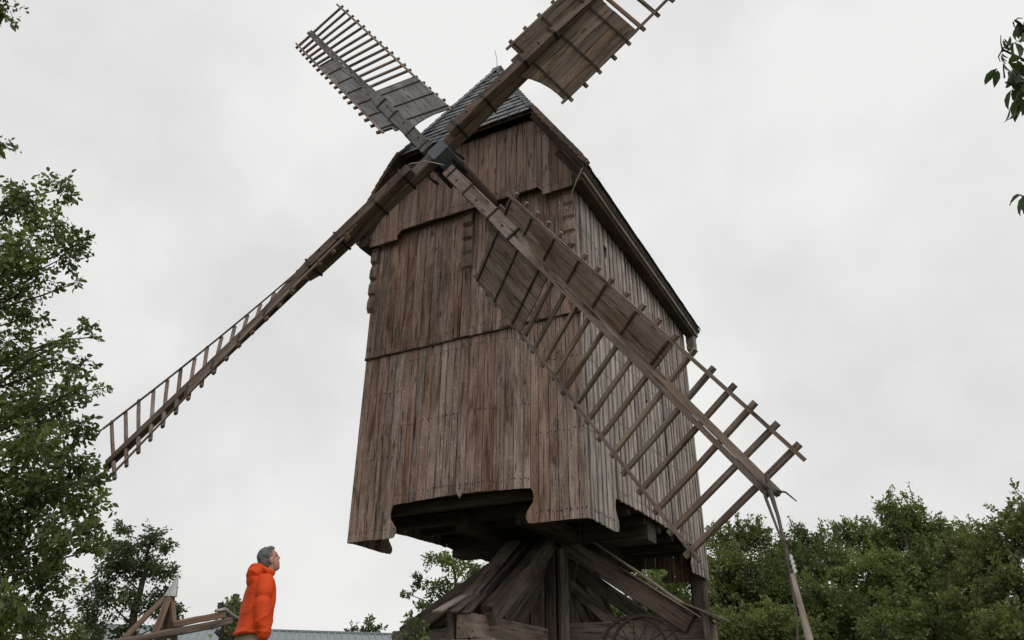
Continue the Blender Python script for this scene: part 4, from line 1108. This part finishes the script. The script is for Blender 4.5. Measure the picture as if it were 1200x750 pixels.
def tree(name, label, cat, trunk, trad, blobs, mat, leaf, per_m2, tw=10, shape='far', droop=0.3, spread=0.14, group=None, wid=0.42, squash=0.8, limb_r=0.05, twig_r=0.008, hang=False, shoots=0, airy=1.0):
    base = Vector(trunk[0])
    root = tag(empty(name, base), label, cat, group)
    parts = []
    tp = [Vector(p) for p in trunk]
    fine = []
    for i in range(len(tp) - 1):
        for k in range(4):
            t = k / 4; w = math.sin(math.pi * t) * 0.04 * (tp[i + 1] - tp[i]).length
            fine.append(tp[i].lerp(tp[i + 1], t) + Vector((R(-w, w), R(-w, w), 0)))
    fine.append(tp[-1]); nfi = len(fine)
    rads = [trad * (1 - 0.78 * i / (nfi - 1)) * (1.25 if i == 0 else 1) for i in range(nfi)]
    parts.append(tube([p - base for p in fine], rads, 9))
    LP, LD, LS, LT = [], [], [], []
    for (bx, by, bz, br) in blobs:
        c = Vector((bx, by, bz))
        # where the limb leaves the trunk
        best = min(range(nfi), key=lambda i: abs(fine[i].z - (bz - 0.55 * math.hypot(fine[i].x - bx, fine[i].y - by))))
        s0 = fine[best]; L = (c - s0).length
        if L > 0.15:
            mid = s0.lerp(c, 0.5) + Vector((R(-.08, .08) * L, R(-.08, .08) * L, 0.06 * L))
            q1 = s0.lerp(mid, 0.5) + Vector((R(-.04, .04), R(-.04, .04), 0)) * L; q2 = mid.lerp(c, 0.5) + Vector((R(-.04, .04), R(-.04, .04), R(-.03, .03))) * L
            r0 = min(limb_r * (0.5 + 0.3 * L), rads[best] * 0.8); r0 = max(r0, twig_r * 1.6)
            parts.append(tube([p - base for p in (s0, q1, mid, q2, c)], [r0, r0 * .8, r0 * .6, r0 * .42, max(r0 * .25, twig_r)], 5, False))
        for j in range(shoots if bz > 3.0 else 0):
            a = rng.random() * 6.283; q = br * rng.random() ** 0.5 * 0.9
            s = np.array([bx + q * math.cos(a), by + q * math.sin(a), bz + br * squash * (0.35 + 0.3 * (1 - q / br))]); L = br * rng.uniform(0.3, 0.8)
            e = s + np.array([rng.normal() * 0.14, rng.normal() * 0.14, L]); m = (s + e) / 2 + rng.normal(size=3) * 0.03
            parts.append(tube([Vector(s) - base, Vector(m) - base, Vector(e) - base], [twig_r, twig_r * .8, twig_r * .4], 3, False))
            per = 26; t = rng.random(per) ** 0.85
            pos = ((1 - t)[:, None] ** 2) * s + (2 * t * (1 - t))[:, None] * m + (t ** 2)[:, None] * e
            pos = pos + rng.normal(size=(per, 3)) * 0.025
            LP.append(pos); LD.append(rng.normal(size=(per, 3)) * 0.8 + np.array([0, 0, 0.35])); LS.append(leaf * (0.6 + 0.6 * rng.random(per)))
            LT.append(np.clip(0.55 + rng.normal(0, 0.12) + rng.normal(0, 0.16, per), 0, 1))
        nt = max(3, int(tw * (br / 0.35) ** 1.0))
        nl_tot = int(per_m2 * br * br * 4 * (airy if bz > 3.9 else 1.0))
        per = max(2, nl_tot // nt)
        btone = rng.normal(0, 0.20)
        for j in range(nt):
            d = rng.normal(size=3); d /= np.linalg.norm(d)
            rr = br * (0.45 + 0.62 * rng.random() ** 0.6)
            e = np.array([bx, by, bz]) + d * rr * np.array([1, 1, squash]) * np.array([1, 1, 1])
            s = np.array([bx, by, bz]) + d * rr * 0.05 + rng.normal(size=3) * br * 0.12
            m = (s + e) / 2 + rng.normal(size=3) * br * 0.10
            if twig_r > 0.003: parts.append(tube([Vector(s) - base, Vector(m) - base, Vector(e) - base], [twig_r, twig_r * .7, twig_r * .35], 3, False))
            t = 0.25 + 0.80 * rng.random(per) ** 0.7
            pos = ((1 - t)[:, None] ** 2) * s + (2 * t * (1 - t))[:, None] * m + (t ** 2)[:, None] * e
            sp = spread * br
            pos = pos + rng.normal(size=(per, 3)) * sp
            dd = d[None, :] * 0.7 + rng.normal(size=(per, 3)) * 0.75 + np.array([0, 0, -droop])[None, :]
            if hang: dd = d[None, :] * 0.25 + rng.normal(size=(per, 3)) * 0.38 + np.array([0, 0, -1.0])[None, :]
            LP.append(pos); LD.append(dd); LS.append(leaf * (0.45 + 0.9 * rng.random(per)))
            LT.append(np.clip(0.45 + btone + rng.normal(0, 0.10) + rng.normal(0, 0.16, per), 0, 1))
    V, F = merge(parts)
    obj('trunk', mesh_of('trunk', V, F, 'bark', True), root, Matrix.Translation(base))
    P = np.concatenate(LP); D = np.concatenate(LD); S = np.concatenate(LS); T = np.concatenate(LT)
    V, F, tn = leaf_cloud(P - np.array(base)[None, :], D, S, shape, T, wid=wid)
    obj('crown', fast_mesh('crown', V, F, mat, tn), root, Matrix.Translation(base))
    return len(P)

LEFT = [ (-4.99,-7.02,6.67,0.18), (-5.19,-6.1,6.68,0.28), (-5.02,-6.49,6.14,0.33), (-5.5,-6.53,6.32,0.34), (-5.3,-5.99,6.17,0.37), (-4.25,-6.15,5.49,0.24), (-4.39,-6.65,5.18,0.37), (-5.52,-5.58,5.98,0.3), (-4.69,-6.25,5.06,0.28), (-4.81,-6.62,5.2,0.35), (-5.97,-5.85,5.27,0.38), (-4.85,-5.72,5.29,0.11), (-5.61,-5.75,4.97,0.3), (-5.08,-6.15,4.3,0.35), (-4.96,-5.3,4.87,0.17), (-4.28,-5.89,4.24,0.2), (-4.9,-5.21,4.73,0.1), (-5.48,-5.38,4.46,0.31), (-4.76,-5.37,4.2,0.21), (-4.95,-4.92,4.1,0.14), (-5.27,-5.74,4.04,0.36), (-4.04,-5.77,3.63,0.21), (-5.41,-5.68,3.62,0.39), (-4.96,-5.47,3.62,0.37), (-4.33,-5.43,3.25,0.25), (-4.11,-6.01,2.89,0.36), (-5.18,-4.87,3.09,0.37), (-4.44,-5.01,2.8,0.16), (-5.22,-5.48,2.78,0.4), (-5.27,-4.98,2.69,0.44), (-4.81,-4.78,2.52,0.31), (-5.46,-5.14,2.35,0.44), (-4.4,-5.21,2.04,0.37), (-4.84,-4.55,2.3,0.19), (-4.31,-4.91,1.94,0.19), (-5.39,-4.98,1.86,0.39), (-5.1,-4.69,1.73,0.29), (-4.12,-5.79,1.31,0.29), (-4.72,-7.68,8.34,0.24), (-5.0,-7.75,8.45,0.26), (-6.75,-7.3,7.5,0.7), (-6.5,-6.65,5.6,1.0), (-6.24,-6.2,3.93,0.99), (-5.57,-5.92,2.31,0.75), (-7.65,-7.17,6.4,1.57), (-7.39,-6.37,3.49,1.28), (-7.2,-8.2,9.6,1.1), (-5.6,-5.3,2.0,0.5), (-5.2,-5.0,1.4,0.45), (-5.9,-5.5,1.2,0.5), (-5.0,-5.3,2.6,0.4), (-5.1,-5.6,3.3,0.4) ]
tree('walnut_tree', 'large leafy tree filling the left edge of the picture', 'tree', [(-6.3, -6.2, -0.05), (-6.38, -6.2, 3.2), (-6.31, -6.62, 5.6), (-6.24, -7.04, 7.5), (-6.3, -7.8, 9.8)], 0.20, LEFT, 'leaf_walnut', 0.076, 950, tw=18, airy=0.72, shape='near', droop=0.45, spread=0.13, wid=0.54, limb_r=0.026, twig_r=0.005)
MID = [ (-14.22,3.35,4.45,0.4), (-14.67,3.02,4.16,0.48), (-15.28,4.7,4.49,0.29), (-15.19,3.04,3.64,0.56), (-15.07,3.86,3.76,0.58), (-14.21,3.91,3.59,0.44), (-15.39,3.01,2.89,0.55), (-14.76,3.47,2.8,0.46), (-14.26,4.01,2.83,0.47), (-14.33,4.67,2.69,0.31), (-15.48,3.14,2.26,0.53), (-15.5,4.22,2.18,0.38), (-14.56,4.69,2.26,0.39), (-16.14,3.41,4.35,0.32), (-15.89,3.51,4.82,0.28), (-16.18,3.56,1.68,0.62), (-14.66,4.53,1.6,0.5) ]
tree('field_tree', 'grey green tree standing behind the timber pyramid with zinc cap', 'tree', [(-14.9, 3.85, -0.05), (-14.85, 3.8, 1.4), (-14.8, 3.8, 3.1), (-14.8, 3.78, 4.4)], 0.17, MID, 'leaf_mid', 0.10, 900, tw=16, droop=0.2, spread=0.16, limb_r=0.035, twig_r=0.010, wid=0.55)
BUSHL = [ (-7.33,-3.72,1.36,0.33), (-7.83,-2.92,1.51,0.31), (-7.74,-2.56,1.29,0.22), (-7.95,-3.02,1.2,0.35), (-7.81,-3.57,1.22,0.33), (-7.54,-2.81,0.97,0.34), (-7.29,-3.54,0.7,0.42) ]
tree('bush', 'yellowish green bush below the large tree at the lower left corner', 'bush', [(-7.6, -3.2, -0.05), (-7.6, -3.2, 0.5), (-7.6, -3.2, 1.0)], 0.06, BUSHL, 'leaf_yellow', 0.085, 1000, tw=18, droop=0.1, limb_r=0.02, twig_r=0.006)
BEHIND = [ (-10.38,11.56,4.84,0.45), (-9.49,11.52,4.63,0.55), (-8.71,11.32,4.22,0.48), (-9.9,10.03,3.91,0.31), (-10.24,11.7,3.88,0.54), (-9.65,12.39,3.8,0.6), (-10.21,9.87,3.5,0.18), (-10.5,11.4,3.19,0.42), (-9.38,11.2,2.87,0.51), (-8.32,11.24,3.46,0.51), (-10.36,10.27,2.82,0.23), (-8.19,12.72,3.89,0.68), (-9.14,12.43,2.58,0.78), (-6.43,11.99,3.45,0.76), (-5.41,13.68,3.07,0.65) ]
tree('field_tree', 'green tree showing behind the left side of the trestle', 'tree', [(-9.3, 11.7, -0.05), (-9.3, 11.7, 1.5), (-9.4, 11.6, 3.0), (-9.6, 11.5, 4.5)], 0.16, BEHIND, 'leaf_hedge', 0.13, 420, tw=12, droop=0.2, spread=0.15, limb_r=0.035, twig_r=0.010, wid=0.55)
SMALL = [ (-16.41,16.26,3.48,0.33), (-16.99,15.8,3.26,0.26), (-16.63,16.09,3.11,0.32), (-16.17,16.45,3.19,0.26), (-17.16,15.66,3.03,0.19) ]
SMALL = [((x - 4.36) * 1.2 + 4.36, (y + 10.66) * 1.2 - 10.66, z * 1.19 - 0.05, r * 1.2) for x, y, z, r in SMALL]
tree('field_tree', 'small dark treetop peeping over the grey shed roof', 'tree', [(-20.6, 21.5, -0.05), (-20.7, 21.5, 2.0), (-20.7, 21.5, 3.9)], 0.12, SMALL, 'leaf_mid', 0.17, 200, tw=9, droop=0.2, limb_r=0.03, twig_r=0.012, wid=0.6)

E_R0 = [ (-3.3,14.2,4.5,0.7), (-4.2,14.4,4.2,0.7), (-2.82,13.29,3.66,0.85), (-3.78,14.03,3.42,0.77), (-2.24,12.41,2.81,0.7), (-2.33,14.46,4.7,0.48), (-3.28,13.14,2.44,0.81), (-4.9,14.0,3.0,0.8), (-4.6,13.2,2.2,0.8) ]
E_R1 = [ (-1.55,12.3,4.0,0.7), (-0.75,12.0,4.0,0.8), (-1.5,11.4,2.6,0.7), (-1.1,10.6,2.0,0.7), (-0.86,12.76,4.7,0.69), (-0.11,12.92,4.91,0.64), (0.04,11.93,3.56,0.9), (-0.91,11.73,3.14,0.76), (-0.43,9.78,2.19,0.67), (0.56,9.99,2.17,0.7) ]
E_R2 = [ (0.55,13.6,4.4,0.62), (0.55,11.6,3.1,0.8), (0.75,12.9,3.6,0.8), (0.9,10.2,2.1,0.7), (1.25,14.14,4.76,0.69), (1.97,13.22,4.08,0.88), (1.6,12.17,3.06,0.86), (2.54,10.26,2.41,0.76), (1.64,9.15,1.88,0.54), (2.84,14.29,5.03,0.44), (2.35,14.26,4.94,0.44), (0.95,13.6,4.2,0.6) ]
E_R3 = [ (3.88,13.33,5.35,0.56), (3.98,13.33,4.75,0.77), (3.37,13.32,4.45,0.77), (4.55,13.34,4.47,0.67), (2.98,12.3,3.65,0.77), (3.94,12.33,3.38,0.91), (4.58,12.34,3.55,0.74), (5.09,13.33,4.54,0.44), (5.31,13.32,4.19,0.56), (3.32,8.31,1.85,0.56), (4.14,8.34,1.91,0.61), (3.4,10.6,2.5,0.7), (4.4,10.6,2.5,0.7) ]
E_R5 = [ (5.35,11.2,3.9,0.6), (5.2,10.2,3.0,0.7), (6.3,9.25,4.1,0.36), (5.89,9.28,3.9,0.25), (6.2,9.25,3.54,0.59), (5.57,9.3,3.23,0.63), (5.83,8.28,2.56,0.7), (5.01,8.33,2.28,0.64), (5.42,7.31,1.7,0.64), (6.9,9.2,3.9,0.8), (7.0,8.6,2.6,0.9) ]
HED = [
 ('green hedge tree seen below the mill body beside the rear post', (-3.1, 13.4), E_R0, 'leaf_hedge'),
 ('hedge tree just right of the mill side wall behind the sail rungs', (-0.4, 11.9), E_R1, 'leaf_olive'),
 ('hedge tree directly behind the slanting tether pole', (1.8, 12.6), E_R2, 'leaf_hedge'),
 ('tallest hedge tree with dark crown right of the tether pole', (4.0, 12.4), E_R3, 'leaf_hedge'),
 ('sparse pale topped hedge tree at the right edge of the picture', (5.9, 8.9), E_R5, 'leaf_olive'),
]
for lab, (x, y), bl, mt in HED:
    top = max(b[2] for b in bl)
    low = [(b[0] + R(-.3, .3), b[1] + R(-.3, .3), max(0.6, b[2] - 1.7), b[3]) for b in bl if b[2] > 2.9]
    tree('hedge_tree', lab, 'tree', [(x, y, -0.05), (x + 0.05, y, top * 0.35), (x, y + 0.1, top * 0.6), (x, y, top * 0.78)], 0.12, [(a, b, c, d * 1.12) for a, b, c, d in bl + low], mt, 0.098, 1050, tw=20, droop=0.05, spread=0.085, shoots=6, group='hedge trees right of the mill', limb_r=0.03, twig_r=0.012, wid=0.55)

# sprigs in front of the trestle roof
SPRIG = [ (-1.66,-1.79,1.51,0.06), (-1.87,-1.61,1.4,0.09), (-1.68,-1.67,1.25,0.08), (-1.98,-1.6,1.29,0.09), (-1.9,-1.5,1.14,0.15), (-1.94,-1.76,1.14,0.1), (-1.85, -1.65, 0.8, 0.22), (-1.85, -1.65, 0.45, 0.25) ]
tree('shrub', 'thin leafy shrub growing up before the left trestle end', 'shrub', [(-1.85, -1.65, 0.0), (-1.86, -1.64, 0.6), (-1.88, -1.6, 1.1)], 0.02, SPRIG, 'leaf_hedge', 0.06, 900, tw=16, droop=0.1, limb_r=0.008, twig_r=0.003, wid=0.6)

# ivy covered stump beside the person
stc = Vector((-5.03, -1.96, ground_h(-5.03, -1.96) - 0.03))
stp = tag(empty('tree_stump', stc), 'dead cut tree stump overgrown with ivy beside the orange jacket', 'tree stump')
pts = [(0, 0, 0), (0.02, 0, 0.5), (-0.01, 0.02, 1.0), (0.03, 0.0, 1.4), (0.02, 0.02, 1.55)]
v1 = tube(pts, [0.17, 0.13, 0.115, 0.12, 0.10], 11)
v2 = tube([(0.02, 0.0, 1.40), (0.03, 0.02, 1.58), (0.02, 0.04, 1.68)], [0.07, 0.058, 0.052], 9)
v3 = tube([(-0.02, 0.0, 1.30), (-0.09, -0.10, 1.45), (-0.10, -0.13, 1.56)], [0.06, 0.05, 0.045], 8)
v4 = tube([(0.0, 0.0, 1.05), (-0.10, -0.13, 1.16)], [0.05, 0.03], 7)
V, F = merge([v1, v2, v3, v4])
obj('trunk', mesh_of('trunk', V, F, 'bark', True), stp, Matrix.Translation(stc))
n = 700
P = np.stack([rng.normal(0.03, 0.08, n), rng.normal(0.03, 0.08, n), 1.36 + rng.normal(0, 0.13, n)], 1)
P2 = np.stack([rng.normal(0.05, 0.08, 260), rng.normal(0.05, 0.08, 260), rng.uniform(0.3, 1.3, 260)], 1)
P = np.concatenate([P, P2]); P[:, :2] = np.clip(P[:, :2], -0.15, 0.19); P[:, 2] = np.clip(P[:, 2], 0.2, 1.62); D = np.stack([P[:, 0] * 4, P[:, 1] * 4, rng.normal(-0.2, 0.5, len(P))], 1) + rng.normal(0, .4, (len(P), 3))
V, F, tn = leaf_cloud(P, D, 0.05 + 0.035 * rng.random(len(P)), 'far', np.clip(rng.normal(.75, .25, len(P)), 0, 1), wid=0.8)
obj('ivy', fast_mesh('ivy', V, F, 'leaf_hedge', tn), stp, Matrix.Translation(stc))

# tree at the right whose twigs hang into the picture
NEAR = [ (5.40,-6.39,3.86,0.11), (5.36,-6.38,3.63,0.12), (5.50,-6.42,4.03,0.09), (5.41,-6.39,3.54,0.10), (5.46,-6.4,3.74,0.10), (5.25,-6.35,2.86,0.035), (5.81,-6.09,3.93,0.4), (5.7,-5.95,3.03,0.28), (6.21,-5.7,3.81,0.58), (6.6,-5.5,4.4,0.7), (7.1,-5.3,3.9,0.7), (6.9,-4.9,3.4,0.6), (7.0,-5.9,3.2,0.55), (6.4,-5.0,4.6,0.6) ]
tree('fruit_tree', 'dark pointed leaves of a near tree hanging in at the upper right corner', 'tree', [(6.6, -5.4, -0.05), (6.5, -5.5, 1.6), (6.4, -5.7, 2.8), (6.2, -5.8, 3.9)], 0.11, NEAR, 'leaf_near', 0.118, 300, tw=7, shape='near', droop=0.8, spread=0.16, wid=0.38, limb_r=0.024, twig_r=0.006, hang=True)
